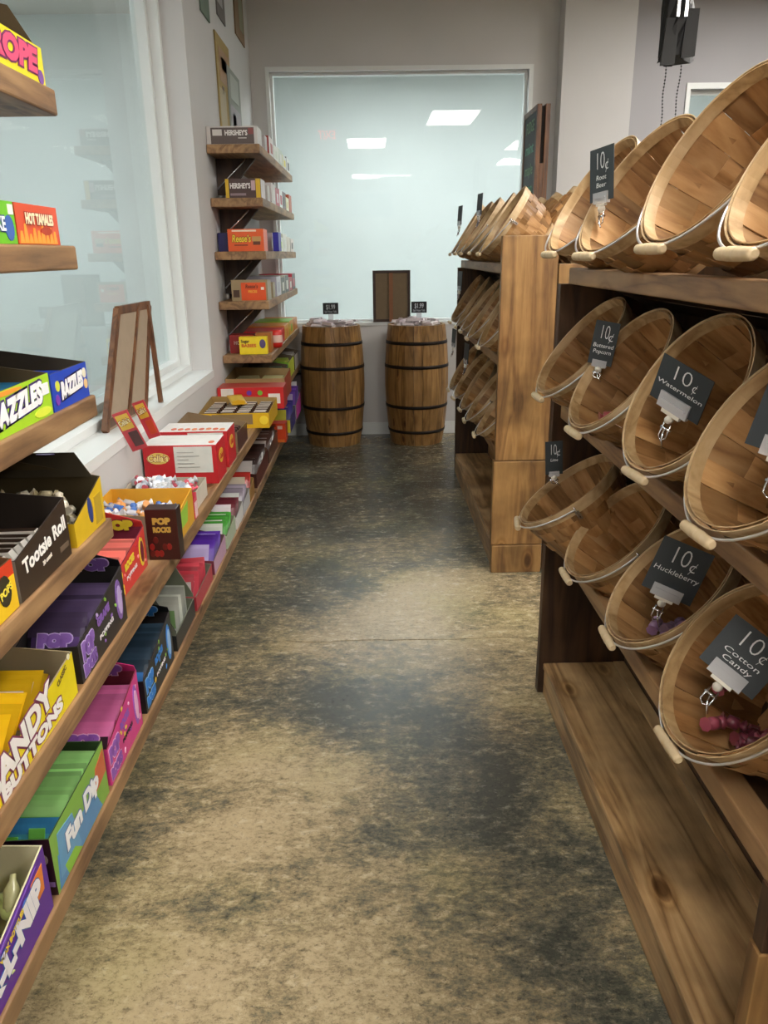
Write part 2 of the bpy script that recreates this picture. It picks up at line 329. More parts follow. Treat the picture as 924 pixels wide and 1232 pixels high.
# left window: frame steps, glass
def window(name, fr, panes):
    b = B()
    for q in fr: b.box(*q)
    o = struct(name, b, WHITE); bev(o, .002, 1)
    for q in panes:
        g = B(); g.box(*q); link('pane', g.mesh('pane', GLASS), o)
    return o
window('window_1', [(GX-.02, GX+.05, 4.13, 4.2, .866, 2.73), (GX-.02, GX+.05, 1.66, 1.73, .866, 2.73), (GX-.02, GX+.05, 1.73, 4.13, .866, .93), (GX-.02, GX+.05, 1.73, 4.13, 2.66, 2.73),
                    (GX+.05, GX+.1, 4.165, 4.2, .866, 2.73), (GX+.05, GX+.1, 1.66, 4.165, .866, .90)],
       [(GX-.003, GX+.003, 1.73, 4.13, .93, 2.66)])
window('window_2', [(-.735, -.715, YB+.06, YB+.12, .925, 2.735), (1.17, 1.19, YB+.06, YB+.12, .925, 2.735), (-.715, 1.17, YB+.06, YB+.12, .925, .945), (-.715, 1.17, YB+.06, YB+.12, 2.715, 2.735)],
       [(-.715, 1.17, YB+.087, YB+.093, .945, 2.715)])
window('window_3', [(2.4, 2.43, YB+.06, YB+.12, .9, 2.585), (4.17, 4.2, YB+.06, YB+.12, .9, 2.585), (2.43, 4.17, YB+.06, YB+.12, .9, .93), (2.43, 4.17, YB+.06, YB+.12, 2.555, 2.585)],
       [(2.43, 4.17, YB+.087, YB+.093, .93, 2.555)])
window('window_4', [(-.8, -.76, -8.08, -8.02, 2.3, 2.95), (.56, .6, -8.08, -8.02, 2.3, 2.95), (-.76, .56, -8.08, -8.02, 2.3, 2.34), (-.76, .56, -8.08, -8.02, 2.91, 2.95)],
       [(-.76, .56, -8.053, -8.047, 2.34, 2.91)])
def ceiling_light(x, y, hx, hy, strength, label, z=ZC, drop=.0):
    t = thing('ceiling_light', label, 'light', (x, y, z-.03-drop))
    f = B(); 
    for q in ((x-hx-.02, x-hx, y-hy-.02, y+hy+.02), (x+hx, x+hx+.02, y-hy-.02, y+hy+.02), (x-hx, x+hx, y-hy-.02, y-hy), (x-hx, x+hx, y+hy, y+hy+.02)): f.box(*q, z-.03-drop, z-.001-drop)
    part('frame', f, WHITE, t)
    d = B(); d.box(x-hx, x+hx, y-hy, y+hy, z-.02-drop, z-.012-drop); part('diffuser', d, mat('#fffaf2' if strength == PANEL else '#f8fbfc', .5, emit=strength), t)
    return t
for i, (x, y, hx, hy) in enumerate(SHOP_AND_FILL_PANELS):
    ceiling_light(x, y, hx, hy, PANEL, ['recessed ceiling light panel over the nearer basket shelves, mirrored in the back window', 'ceiling light panel far behind the viewer', 'ceiling light panel over the aisle just behind the viewer', 'ceiling light panel behind the viewer to the right', 'ceiling light panel right of the nearer basket shelves', 'ceiling light panel right of the far basket shelves', 'ceiling light panel behind the viewer on the right'][i])
for i, (x, y, hx, hy) in enumerate(NEXT_FILL_PANELS):
    ceiling_light(x, y, hx, hy, FILL_NEXT, ['ceiling light near the viewer in the room behind the left window', 'further ceiling light in the room behind the left window', 'ceiling light in the room right behind the back window', 'ceiling light in the room behind the right-hand window'][i])
t = thing('strip_light', 'long thin strip light on the ceiling far behind the viewer', 'light', (.45, -6.2, ZC-.05))
b = B(); b.box(.0, .95, -6.26, -6.14, ZC-.045, ZC-.001); part('housing', b, WHITE, t)
b = B(); b.box(.0, .95, -6.25, -6.15, ZC-.052, ZC-.046); part('diffuser', b, mat('#fffaf2', .5, emit=PANEL), t)

# ---------------------------------------------------------------- left wall shelves
XF = -.585
def board_shelf(name, y0, y1, zb, th, label, planks=None, x0=XW+.003, x1=XF, brackets=()):
    t = thing(name, label, 'shelf', ((x0+x1)/2, (y0+y1)/2, zb), 'wooden shelves on the left wall')
    b = B(); b.box(x0, x1, y0, y1, zb, zb+th); part('board', b, W_SHELF, t, bevel=.004)
    for yb in brackets:
        b = B(); z1 = zb-.001; z0 = zb-.19
        b.hexa([(x0, yb, z0), (x0+.05, yb, z0), (x0+.05, yb+.035, z0), (x0, yb+.035, z0)], [(x0, yb, z1), (x1-.06, yb, z1), (x1-.06, yb+.035, z1), (x0, yb+.035, z1)])
        part('bracket', b, W_BRKT, t)
        b = B(); b.tube([(x0+.004, yb-.012, zb-.16), (x0+.17, yb-.012, zb-.006)], .006, 6); part('strut', b, CHROME, t)
    return t
T = .045
ZA, ZB_, ZCs, ZD, ZE, ZF = 1.748, 1.473, 1.178, .905, .64, .345     # top faces
ZG = 2.013
names = ['topmost', 'second from the top', 'third from the top', 'fourth from the top']
for z, nm in zip((ZA, ZB_, ZCs, ZD), ('highest', 'second highest', 'third highest', 'fourth highest')):
    board_shelf('wall_shelf', .2, 1.62, z-T, T, nm+' short plank shelf on the near left wall')
for z, nm in zip((ZG, ZA, ZB_+.0, 1.205, ZD), ('topmost', 'second', 'third', 'fourth', 'fifth')):
    board_shelf('wall_shelf', 4.5, 6.28, z-T, T, nm+' plank shelf counted from the top of the far stack beside the back window', brackets=() if nm == 'fifth' else (4.735,))
board_shelf('wall_shelf', .2, 6.28, ZE-.05, .05, 'long upper plank shelf running below the left window sill')
board_shelf('wall_shelf', .2, 3.62, ZF-.045, .045, 'lowest long plank shelf near the floor on the left')
board_shelf('wall_shelf', 3.66, 6.28, ZF-.045, .045, 'lowest far plank shelf ending beside the left barrel')

# ---------------------------------------------------------------- cartons
def carton(name, label, x0, x1, y0, y1, z, hs, out, inn='#8f7a61', cat='candy box', faces=None, th=.0025, near=True, front=True, group=None):
    """open display box; hs = heights rear-near, front-near, front-far, rear-far; faces = colours of the 'near','front','far','rear' walls"""
    t = thing(name, label, cat, ((x0+x1)/2, (y0+y1)/2, z), group)
    z += .0005; P = [(x0, y0), (x1, y0), (x1, y1), (x0, y1)]; In = [(x0+th, y0+th), (x1-th, y0+th), (x1-th, y1-th), (x0+th, y1-th)]
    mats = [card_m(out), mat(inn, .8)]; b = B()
    b.quad([(P[i][0], P[i][1], z) for i in (3, 2, 1, 0)], 0); b.quad([(In[i][0], In[i][1], z+.002) for i in range(4)], 1)
    fc = faces or {}
    for i, nm in enumerate(('near', 'front', 'far', 'rear')):
        j = (i+1) % 4; h0, h1 = hs[i], hs[j]; mi = 0
        if nm in fc: mats.append(card_m(fc[nm])); mi = len(mats)-1
        p0, p1, q0, q1 = P[i], P[j], In[i], In[j]
        b.quad([(*p0, z), (*p1, z), (*p1, z+h1), (*p0, z+h0)], mi)
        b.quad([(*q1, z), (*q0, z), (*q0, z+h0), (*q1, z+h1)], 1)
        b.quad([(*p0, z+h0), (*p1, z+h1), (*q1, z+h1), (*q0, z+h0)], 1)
    part('tray', b, mats, t)
    t['dims'] = (x0, x1, y0, y1, z); return t
def closed(name, label, x0, x1, y0, y1, z, h, out, faces=None, cat='candy box', group=None):
    t = thing(name, label, cat, ((x0+x1)/2, (y0+y1)/2, z), group); b = B(); b.box(x0, x1, y0, y1, z+.0005, z+h); mats = [card_m(out)]
    for i, (nm, fi) in enumerate((('near', 2), ('front', 3), ('top', 1))):
        if faces and nm in faces: mats.append(card_m(faces[nm])); b.m[fi] = len(mats)-1
    part('box', b, mats, t, bevel=.0015); return t
def W2L(t, p): return Vector(p)-t.location
def ftext(t, s, size, col, y, z, x=None, **k):      # on the aisle face, reading away from the viewer
    return letters(s, size, col, t, W2L(t, (t['dims'][1] if x is None else x, y, z)), (0, 1, 0), (0, 0, 1), **k)
def ntext(t, s, size, col, x, z, y=None, **k):      # on the near face
    return letters(s, size, col, t, W2L(t, (x, t['dims'][2] if y is None else y, z)), (1, 0, 0), (0, 0, 1), **k)
def panel(t, name, col, pts, th=.0012, label=None):
    """thin printed panel through four world points (counter-clockwise seen from its face)"""
    p = [Vector(q) for q in pts]; n = (p[1]-p[0]).cross(p[3]-p[0]).normalized()*th; b = B()
    b.hexa([q for q in p], [q+n for q in p]); return part(name, b, card_m(col) if isinstance(col, str) else col, t, label)
def fpanel(t, col, y0, y1, z0, z1, x=None, **k):
    x = t['dims'][1] if x is None else x
    return panel(t, 'printed_panel', col, [(x, y0, z0), (x, y1, z0), (x, y1, z1), (x, y0, z1)], **k)
def npanel(t, col, x0, x1, z0, z1, y=None, **k):
    y = t['dims'][2] if y is None else y
    return panel(t, 'printed_panel', col, [(x0, y, z0), (x1, y, z0), (x1, y, z1), (x0, y, z1)], **k)
def blob(t, col, c, ax, r1, r2, rot=0, n=14, th=.0013, name='printed_spot'):
    """flat printed oval; ax 'f' on an aisle face, 'n' on a near face, 't' on top"""
    b = B(); A = []; Bt = []
    for k in range(n):
        a = 2*PI*k/n; p, q = r1*math.cos(a), r2*math.sin(a); p, q = p*math.cos(rot)-q*math.sin(rot), p*math.sin(rot)+q*math.cos(rot)
        if ax == 'f': v0 = (c[0], c[1]+p, c[2]+q); d = (th, 0, 0)
        elif ax == 'n': v0 = (c[0]+p, c[1], c[2]+q); d = (0, -th, 0)
        else: v0 = (c[0]+p, c[1]+q, c[2]); d = (0, 0, th)
        A.append(v0); Bt.append(tuple(v0[i]+d[i] for i in range(3)))
    b.quad(Bt)
    for k in range(n):
        l = (k+1) % n; b.quad([A[k], A[l], Bt[l], Bt[k]])
    return part(name, b, card_m(col), t)

# --- contents
MIDZ = (2, 3)
def pouch_mesh(w_, h_, t_, cols, name='packet'):
    """a filled sachet standing upright, crimped at top and bottom; w along x, h along z, thickness along y"""
    b = B(); zs = [(0, .05), (.08, .12), (.25, .9), (.5, 1), (.75, .9), (.9, .2), (1, .05)]; nx = [-.5, -.42, 0, .42, .5]; prof = [.1, .5, 1, .5, .1]
    def P(i, j, s): return (nx[i]*w_, s*t_/2*prof[i]*zs[j][1], zs[j][0]*h_)
    for s in (-1, 1):
        for j in range(len(zs)-1):
            for i in range(4):
                q = [P(i, j, s), P(i+1, j, s), P(i+1, j+1, s), P(i, j+1, s)]
                b.quad(q if s < 0 else q[::-1], (1 if (j in MIDZ and i in (1, 2) and len(cols) > 1) else (2 if j >= 4 and len(cols) > 2 else 0)), True)
    return b.mesh(name, [foil(c) for c in cols])
def row_packets(me, label, cat, group, n, x, y0, y1, z, tilt=-.25, jx=.004, jz=.004, rz=.05, name='candy_packet'):
    for k in range(n):
        f = (k+.5)/n; o = link(name, me); tag(o, label, cat, group)
        o.location = (x+random.uniform(-jx, jx), y0+(y1-y0)*f, z+.003+random.uniform(0, jz)); o.rotation_euler = (tilt+random.uniform(-.06, .06), 0, random.uniform(-rz, rz))
def twist_mesh(col, L_=.045, r=.009, name='wrapped_candy', end=None):
    b = B(); h = L_/2; b.tube([(-h, 0, 0), (-h*.78, 0, 0), (-h*.5, 0, 0), (-h*.42, 0, 0), (h*.42, 0, 0), (h*.5, 0, 0), (h*.78, 0, 0), (h, 0, 0)], [r*1.05, r*.6, r*.3, r*.95, r*.95, r*.3, r*.6, r*1.05], 7)
    me = b.mesh(name, [foil(col), foil(end or col)]); 
    for p in me.polygons:
        if abs(p.center.x) > h*.5: p.material_index = 1
    return me
def pile(meshes, label, cat, group, n, x0, x1, y0, y1, z0, z1, name='wrapped_candy', flat=.5):
    for k in range(n):
        o = link(name, random.choice(meshes)); tag(o, label, cat, group)
        o.location = (random.uniform(x0, x1), random.uniform(y0, y1), random.uniform(z0, z1))
        o.rotation_euler = (random.uniform(0, 6), random.uniform(-flat, flat), random.uniform(0, PI))
def bar_mesh(L_, w_, t_, cols, name='candy_bar'):
    """flat wrapped bar lying along x with zigzag-flat fins at its ends"""
    b = B(); xs = [-.5, -.45, -.4, .4, .45, .5]; hh = [.08, .1, 1, 1, .1, .08]; ww = [1, .96, .9, .9, .96, 1]
    for i in range(5):
        def ring(i): 
            x = xs[i]*L_; a = ww[i]*w_/2; h = hh[i]*t_
            return [(x, -a, 0), (x, a, 0), (x, a*.85, h), (x, -a*.85, h)]
        r0, r1 = ring(i), ring(i+1); m = 1 if (i == 2 and len(cols) > 1) else 0
        for k in range(4):
            l = (k+1) % 4; b.quad([r0[k], r0[l], r1[l], r1[k]][::-1], m if k == 2 else 0)
    return b.mesh(name, [foil(c) for c in cols])
def rows_of_bars(me, label, group, nx, ny, nz, x0, x1, y0, y1, z, dz, name='candy_bar', tilt=0):
    for i in range(nx):
        for j in range(ny):
            for k in range(nz):
                o = link(name, me); tag(o, label, 'candy bar', group)
                o.location = (x0+(x1-x0)*(i+.5)/nx, y0+(y1-y0)*(j+.5)/ny, z+.003+k*dz+random.uniform(0, .002)); o.rotation_euler = (tilt, 0, random.uniform(-.06, .06))

X1 = -.592
# shelf A
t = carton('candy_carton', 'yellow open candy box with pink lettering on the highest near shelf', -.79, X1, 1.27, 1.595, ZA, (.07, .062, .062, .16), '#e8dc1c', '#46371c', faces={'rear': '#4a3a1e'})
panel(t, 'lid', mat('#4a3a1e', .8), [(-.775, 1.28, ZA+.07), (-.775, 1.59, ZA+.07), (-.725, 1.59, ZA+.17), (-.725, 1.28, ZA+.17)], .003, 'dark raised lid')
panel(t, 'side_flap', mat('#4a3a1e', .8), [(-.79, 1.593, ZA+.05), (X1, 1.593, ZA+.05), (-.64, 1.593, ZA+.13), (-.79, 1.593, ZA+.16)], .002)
ftext(t, 'ROPE', .052, '#e0507a', 1.47, ZA+.033, width=.19, outline='#7a2a60', bold=.003, ol=.003, shear=.2)
fpanel(t, '#7cc35a', 1.28, 1.34, ZA+.012, ZA+.05); blob(t, '#7b4aa0', (X1, 1.575, ZA+.012), 'f', .012, .012)
blob(t, '#7b4aa0', (X1, 1.36, ZA+.014), 'f', .02, .01)
pm = pouch_mesh(.06, .10, .008, ['#3a9fae', '#c6dfe6']); row_packets(pm, 'teal and white candy packet in the yellow box on the highest near shelf', 'candy packet', 'teal packets in the yellow box', 9, -.68, 1.31, 1.56, ZA, -.5)
# shelf B
t = carton('candy_carton', 'green candy box with white and blue lettering on the second highest near shelf', -.75, X1, 1.10, 1.375, ZB_, (.066, .066, .066, .066), '#6fc423', '#7f6a46')
ftext(t, 'MIKE AND IKE', .03, '#f0f6ff', 1.255, ZB_+.03, width=.16, outline='#2c4a8c', bold=.001, ol=.002)
blob(t, '#3c64b4', (X1, 1.35, ZB_+.025), 'f', .016, .02); fpanel(t, '#f3f3ee', 1.353, 1.371, ZB_+.046, ZB_+.062)
t = carton('candy_carton', 'red and orange candy box with flames on the second highest near shelf', -.75, X1, 1.38, 1.56, ZB_, (.066, .066, .066, .066), '#d8512f', '#7f6a46')
for k in range(9): 
    y = 1.392+k*.018; h = [.022, .034, .018, .028, .024, .036, .02, .03, .024][k]
    panel(t, 'printed_flame', '#f0a13a', [(X1, y-.008, ZB_+.002), (X1, y+.01, ZB_+.002), (X1, y+.005, ZB_+h), (X1, y-.001, ZB_+h)], .001)
ftext(t, 'HOT TAMALES', .024, '#f7e7c2', 1.475, ZB_+.042, width=.12, outline='#a02a18', bold=.0012, ol=.0015); blob(t, '#b53a1e', (X1, 1.50, ZB_+.024), 'f', .025, .007)
# shelf C
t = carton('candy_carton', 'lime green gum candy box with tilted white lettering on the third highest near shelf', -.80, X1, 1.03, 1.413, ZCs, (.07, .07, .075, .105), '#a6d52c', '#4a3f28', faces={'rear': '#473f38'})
ftext(t, 'RAZZLES', .048, '#f4f4fa', 1.27, ZCs+.038, width=.21, outline='#3b2a6c', bold=.003, ol=.0035, shear=.25, rot=.08)
for y, z, c, r in ((1.13, .03, '#b03a3a', .017), (1.16, .018, '#3aa86a', .016), (1.09, .05, '#3a8a2a', .012)): blob(t, c, (X1, y, ZCs+z), 'f', r, r)
blob(t, '#e79a3a', (X1, 1.24, ZCs+.068), 'f', .06, .004); fpanel(t, '#eef2f6', 1.375, 1.405, ZCs+.04, ZCs+.06); blob(t, '#dce94a', (X1, 1.37, ZCs+.012), 'f', .035, .008)
pm = pouch_mesh(.07, .06, .01, ['#2f7fae', '#a6d52c']); row_packets(pm, 'small pouch of gum candy standing in the lime green box', 'candy packet', 'pouches in the lime green box', 8, -.66, 1.05, 1.40, ZCs, -.3)
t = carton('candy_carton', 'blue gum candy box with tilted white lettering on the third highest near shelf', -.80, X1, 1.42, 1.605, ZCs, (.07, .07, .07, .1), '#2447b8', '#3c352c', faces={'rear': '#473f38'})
ftext(t, 'RAZZLES', .04, '#f4f4fa', 1.515, ZCs+.036, width=.12, outline='#241a5c', bold=.003, ol=.003, shear=.25, rot=.08)
for y, z, c in ((1.447, .045, '#dbe04a'), (1.44, .02, '#7a3aa8'), (1.588, .05, '#efe6c8'), (1.59, .028, '#f3c98a')): blob(t, c, (X1, y, ZCs+z), 'f', .009, .01)
pm = pouch_mesh(.07, .055, .01, ['#2447b8', '#9fb4f0']); row_packets(pm, 'small blue pouch of gum candy standing in the blue box', 'candy packet', 'pouches in the blue box', 5, -.66, 1.45, 1.58, ZCs, -.3)
# shelf D
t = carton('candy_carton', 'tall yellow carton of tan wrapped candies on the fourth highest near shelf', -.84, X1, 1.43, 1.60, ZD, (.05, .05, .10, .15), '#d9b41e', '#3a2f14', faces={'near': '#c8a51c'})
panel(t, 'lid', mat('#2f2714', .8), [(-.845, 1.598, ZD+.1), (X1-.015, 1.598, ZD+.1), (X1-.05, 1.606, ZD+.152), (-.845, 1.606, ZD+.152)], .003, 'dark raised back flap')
blob(t, '#31407f', (X1, 1.52, ZD+.05), 'f', .012, .028, .1); fpanel(t, '#b99a2c', 1.545, 1.585, ZD+.01, ZD+.07); blob(t, '#5a3f86', (-.70, 1.597, ZD+.15), 't', .02, .006)
pile([twist_mesh('#b8ab8a', .05, .012), twist_mesh('#cfc6b2', .05, .011), twist_mesh('#9b8c66', .05, .012)], 'tan twist-wrapped chew in the tall yellow carton', 'candy', 'tan chews in the yellow carton', 46, -.82, -.64, 1.46, 1.57, ZD+.012, ZD+.075)
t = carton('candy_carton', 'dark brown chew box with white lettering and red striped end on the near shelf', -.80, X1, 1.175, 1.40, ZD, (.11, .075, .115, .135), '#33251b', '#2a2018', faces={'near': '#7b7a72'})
for x, wd, c in ((-.600, .006, '#f2f0ea'), (-.609, .006, '#b8283a'), (-.62, .014, '#f2f0ea'), (-.645, .02, '#9c9782'), (-.67, .008, '#8e1f2c'), (-.74, .06, '#d8d4c8')): npanel(t, c, x-wd/2, x+wd/2, ZD+.002, ZD+.072)
ftext(t, 'Tootsie Roll', .036, '#f6f3ee', 1.292, ZD+.062, width=.19, bold=.0012, rot=.10); ftext(t, '30 count', .011, '#e8e0d4', 1.29, ZD+.034, rot=.1); fpanel(t, '#6b5a4a', 1.35, 1.39, ZD+.022, ZD+.032)
rows_of_bars(bar_mesh(.15, .024, .014, ['#f0ece4', '#33251b'], 'chew_bar'), 'brown and white chocolate chew bar in the dark brown box', 'chew bars in the brown box', 1, 7, 3, -.79, -.61, 1.19, 1.38, ZD, .022)
t = carton('candy_carton', 'red and yellow lollipop box at the left edge beside the dark brown box', -.80, X1, .95, 1.165, ZD, (.10, .085, .085, .12), '#d23c1e', '#5a3a1e')
fpanel(t, '#f2c81e', 1.085, 1.163, ZD+.002, ZD+.06); blob(t, '#2e2a1c', (X1+.0013, 1.125, ZD+.045), 'f', .02, .026); ftext(t, 'POPS', .018, '#f5e14a', 1.125, ZD+.045, x=X1+.0026, rot=.2)
panel(t, 'printed_panel', '#f0862a', [(X1, 1.0, ZD+.03), (X1, 1.08, ZD+.02), (X1, 1.08, ZD+.03), (X1, 1.0, ZD+.04)], .001)

# shelf E
def dots(t, col, y0, y1, z0, z1, n, r=.004, x=None):
    for k in range(n): blob(t, col, (t['dims'][1] if x is None else x, random.uniform(y0, y1), random.uniform(z0, z1)), 'f', r*random.uniform(.6, 1.4), r, n=7)
t = carton('candy_carton', 'big bright yellow button candy box with white lettering on the upper long shelf', -.82, X1, .80, 1.33, ZE, (.09, .035, .09, .115), '#f0dc14', '#97896a', th=.003)
ftext(t, 'CANDY', .062, '#f6f2ee', 1.085, ZE+.055, width=.27, outline='#7c2f52', bold=.003, ol=.003, rot=.12)
ftext(t, 'BUTTONS', .034, '#f6f2ee', 1.13, ZE+.018, width=.25, outline='#7c2f52', bold=.002, ol=.0024, rot=.07); ftext(t, 'CLASSIC', .013, '#7a6a2a', 1.27, ZE+.072, rot=.3); blob(t, '#f3ead0', (X1, 1.31, ZE+.09), 'f', .006, .006)
pm = pouch_mesh(.16, .095, .01, ['#f3c21e', '#f6dfe2']); row_packets(pm, 'yellow and pink sheet packet in the big yellow button candy box', 'candy packet', 'packets in the yellow button candy box', 12, -.72, .84, 1.29, ZE, -.9, rz=.03)
def pop_box(label, y0, y1, z, base, accent, accent2, pouch, spots, txt='POP ROCKS', txtc=None, x0=-.722, h=.135, glabel='', ink='#f2eef4', xf=X1):
    t = carton('candy_carton', label, x0, xf, y0, y1, z, (h*.55, h*.62, h, h), base, '#2a2628' if base < '#5' else '#7c1f38')
    # raised panel at the far end with the logo
    hp = .055; panel(t, 'header_panel', base, [(x0, y1-.001, z+h), (xf, y1-.001, z+h), (xf, y1-.012, z+h+hp*.35), (x0, y1-.012, z+h+hp)], .002)
    letters('POP', .036, accent, t, W2L(t, ((x0+xf)/2, y1-.010, z+h+.006)), (1, 0, 0), (0, -.2, 1), outline=accent2, bold=.004, ol=.002, width=.08)
    ym = (y0+y1)/2; L_ = y1-y0
    ftext(t, 'POP', .042, accent, y0+L_*.17, z+h*.45, outline=accent2, bold=.005, ol=.0025, width=.07, rot=.05)
    ftext(t, 'ROCKS', .03, accent, y0+L_*.17, z+h*.16, outline=accent2, bold=.004, ol=.002, width=.075, rot=.05)
    ftext(t, txt, .024, accent, ym, z+h*.6, width=L_*.27, bold=.002, rot=.08); ftext(t, 'POPPING', .014, ink, ym+.01, z+h*.33, width=L_*.3, rot=.05)
    blob(t, accent, (xf, y0+L_*.86, z+h*.5), 'f', L_*.07, h*.36); blob(t, accent2, (xf+.0014, y0+L_*.86, z+h*.5), 'f', L_*.045, h*.26)
    for k in range(10): blob(t, random.choice(spots), (xf, y0+L_*random.uniform(.32, .98), z+h*random.uniform(.08, .85)), 'f', random.uniform(.003, .008), .004, random.uniform(0, 3), n=6)
    pm = pouch_mesh(xf-x0-.014, h*.86, .011, pouch); n = int((L_-.09)/.0215)
    row_packets(pm, glabel, 'candy packet', glabel, n, (x0+xf)/2, y0+.022, y1-.075, z, -.5, rz=.03, jz=.014)
    # the nearest packet carries its print
    f = thing('candy_packet', 'frontmost '+glabel, 'candy packet', ((x0+xf)/2, y0+.010, z+.003)); o = link('pouch', pm, f); f.rotation_euler = (-.55, 0, 0)
    letters('POP', .03, accent if base < '#5' or True else ink, f, (0, -.0065, h*.58), (1, 0, 0), (0, 0, 1), outline=accent2, bold=.004, ol=.002, width=.07)
    letters('ROCKS', .022, accent, f, (0, -.0065, h*.33), (1, 0, 0), (0, 0, 1), outline=accent2, bold=.003, ol=.0015, width=.075)
    return t
pop_box('black popping candy box with purple cartoon lettering on the upper long shelf', 1.36, 1.655, ZE, '#1d1a20', '#8a63b8', '#c9b2e6', ['#26222b', '#6f4f98', '#56476a'], ['#8bc34a', '#8a63b8', '#c9b2e6'], 'GRAPE', glabel='black sachet with purple print standing in the black popping candy box')
pop_box('bright red popping candy box with pink ovals on the upper long shelf', 1.69, 1.985, ZE, '#e0403e', '#f3dc3c', '#7a1f3c', ['#e0504e', '#f3a79e', '#ec7a70'], ['#f6a0a0', '#c82a50'], 'ROCKS', glabel='red sachet standing in the bright red popping candy box', x0=-.765, xf=-.635, h=.115)
t = closed('candy_carton', 'dark red and black box end with gold lettering behind the bright red box', -.640, -.552, 2.02, 2.07, ZE, .15, '#2a1512', {'near': '#3a120e'})
letters('POP', .024, '#c9a24a', t, W2L(t, (-.596, 2.02, ZE+.115)), (1, 0, 0), (0, 0, 1), width=.05, bold=.002); letters('ROCKS', .02, '#c9a24a', t, W2L(t, (-.596, 2.02, ZE+.09)), (1, 0, 0), (0, 0, 1), width=.05, bold=.0015)
for k in range(7): blob(t, random.choice(['#8a1c18', '#5f1512']), (-.628+.012*(k % 5), 2.02, ZE+.02+.02*(k//3)), 'n', .007, .01)
t = carton('candy_carton', 'tan backed yellow and green carton of white and blue wrapped sweets', -.845, X1+.005, 2.14, 2.36, ZE, (.10, .085, .11, .11), '#e0a62c', '#e0a62c', faces={'near': '#958775', 'front': '#e2ab34'})
panel(t, 'printed_panel', '#9fd04a', [(X1+.005, 2.19, ZE+.03), (X1+.005, 2.27, ZE+.03), (X1+.005, 2.29, ZE+.09), (X1+.005, 2.2, ZE+.08)], .001)
pile([twist_mesh('#e9eaf2', .07, .012), twist_mesh('#4a78c8', .06, .011), twist_mesh('#eef0f4', .06, .014), twist_mesh('#f0a860', .05, .01)], 'white, blue or orange wrapped sweet in the tan backed yellow carton', 'candy', 'wrapped sweets in the tan and yellow carton', 42, -.82, -.62, 2.17, 2.33, ZE+.055, ZE+.09)
t = carton('candy_carton', 'low grey-tan tray of clear wrapped candies in front of the white lidded box', -.85, X1-.01, 2.42, 2.64, ZE, (.065, .06, .065, .07), '#a09380', '#b5ab99', faces={'front': '#d9d2c4'})
pile([twist_mesh('#e6ecf4', .05, .014), twist_mesh('#cfdcec', .05, .013), twist_mesh('#f0f3f7', .06, .012), twist_mesh('#d8586a', .045, .009)], 'clear or red wrapped candy in the low grey-tan tray', 'candy', 'clear wrapped candies in the tan tray', 52, -.83, -.62, 2.45, 2.62, ZE+.045, ZE+.075)
t = carton('candy_carton', 'small striped red and white packet tray at the front edge beside the tan tray', -.64, X1+.006, 2.24+.13, 2.41, ZE, (.06, .06, .08, .08), '#d8485a', '#d8485a')
for k in range(3): fpanel(t, '#f0e6e6', 2.373+.012*k, 2.378+.012*k, ZE+.004, ZE+.055)
LID_A = (((-.903, 2.60, .94), (-.847, 2.59, .959), (-.843, 2.62, .808)), 'left one of two red printed display lids leaning up by the sill', '#5a3a3c')
LID_B = (((-.823, 2.66, .975), (-.779, 2.65, .99), (-.796, 2.67, .84)), 'right one of two red printed display lids leaning up by the sill', '#d2502e')
def cherry_box(y0, y1, x0, label, dotsn):
    h = .15; t = closed('candy_carton', label, x0, X1+.004, y0, y1, ZE, h, '#e8e6e4', {'near': '#c3272f', 'front': '#c8202c', 'top': '#efefee'}); t['dims'] = (x0, X1+.004, y0, y1, ZE)
    npanel(t, '#d9dcd6', x0+(X1-x0)*.43, X1-.012, ZE+.045, ZE+h-.006)
    for k in range(5): npanel(t, '#a9ada8', x0+(X1-x0)*.47, X1-.06-.02*(k % 3), ZE+.065+k*.014, ZE+.068+k*.014, y=y0-.0013)
    blob(t, '#e7cf6a', (x0+.055, y0, ZE+.10), 'n', .042, .022); ntext(t, 'Cella\u2019s', .034, '#f6e7a0', x0+.055, ZE+.10, y=y0-.0015, width=.075, outline='#8a1a20', bold=.001, ol=.002)
    blob(t, '#e8b83a', (X1+.004, (y0+y1)/2, ZE+.09), 'f', .04, .028); ftext(t, 'Cella\u2019s', .03, '#b71c24', (y0+y1)/2, ZE+.09, x=X1+.0055, width=.065)
    for k in range(dotsn): blob(t, random.choice(['#e2683a', '#e98a50']), (X1-.02-.028*k*(1 if dotsn < 3 else 1), y0+.03+.02*random.random(), ZE+h+.0005), 't', .011, .018)
    return t
cherry_box(2.78, 2.95, -.86, 'nearer white-topped red cherry chocolate box with gold script', 1)
cherry_box(3.01, 3.18, -.86, 'further white-topped red cherry chocolate box dotted with orange fruit', 8)
for (P, lab, ph) in (LID_A, LID_B):
    p0, p1, p2 = (Vector(q) for q in P); uu = (p1-p0).normalized(); vv = (p0-p2); vv = (vv-uu*vv.dot(uu)); H_ = vv.length; vv.normalize(); W_ = (p1-p0).length
    f = thing('display_lid', lab, 'display card', p2); M = Matrix((uu, vv, uu.cross(vv))).transposed().to_4x4(); M.translation = p2; f.matrix_world = M
    b = B(); b.box(0, W_, 0, H_, -.002, .002); lpart('board', b, [card_m('#c9404a')], f)
    b = B(); b.box(.006, W_-.006, H_*.55, H_*.93, .002, .0032); lpart('printed_panel', b, card_m('#e2b73e'), f); letters('Cella\u2019s', .026, '#f7ecb0', f, (W_/2, H_*.74, .0034), (1, .15, 0), (0, 1, 0), width=W_*.75, outline='#8a1a20', ol=.0015)
    b = B(); b.box(W_*.35, W_-.004, H_*.1, H_*.48, .002, .0032); lpart('printed_photo', b, card_m(ph), f)
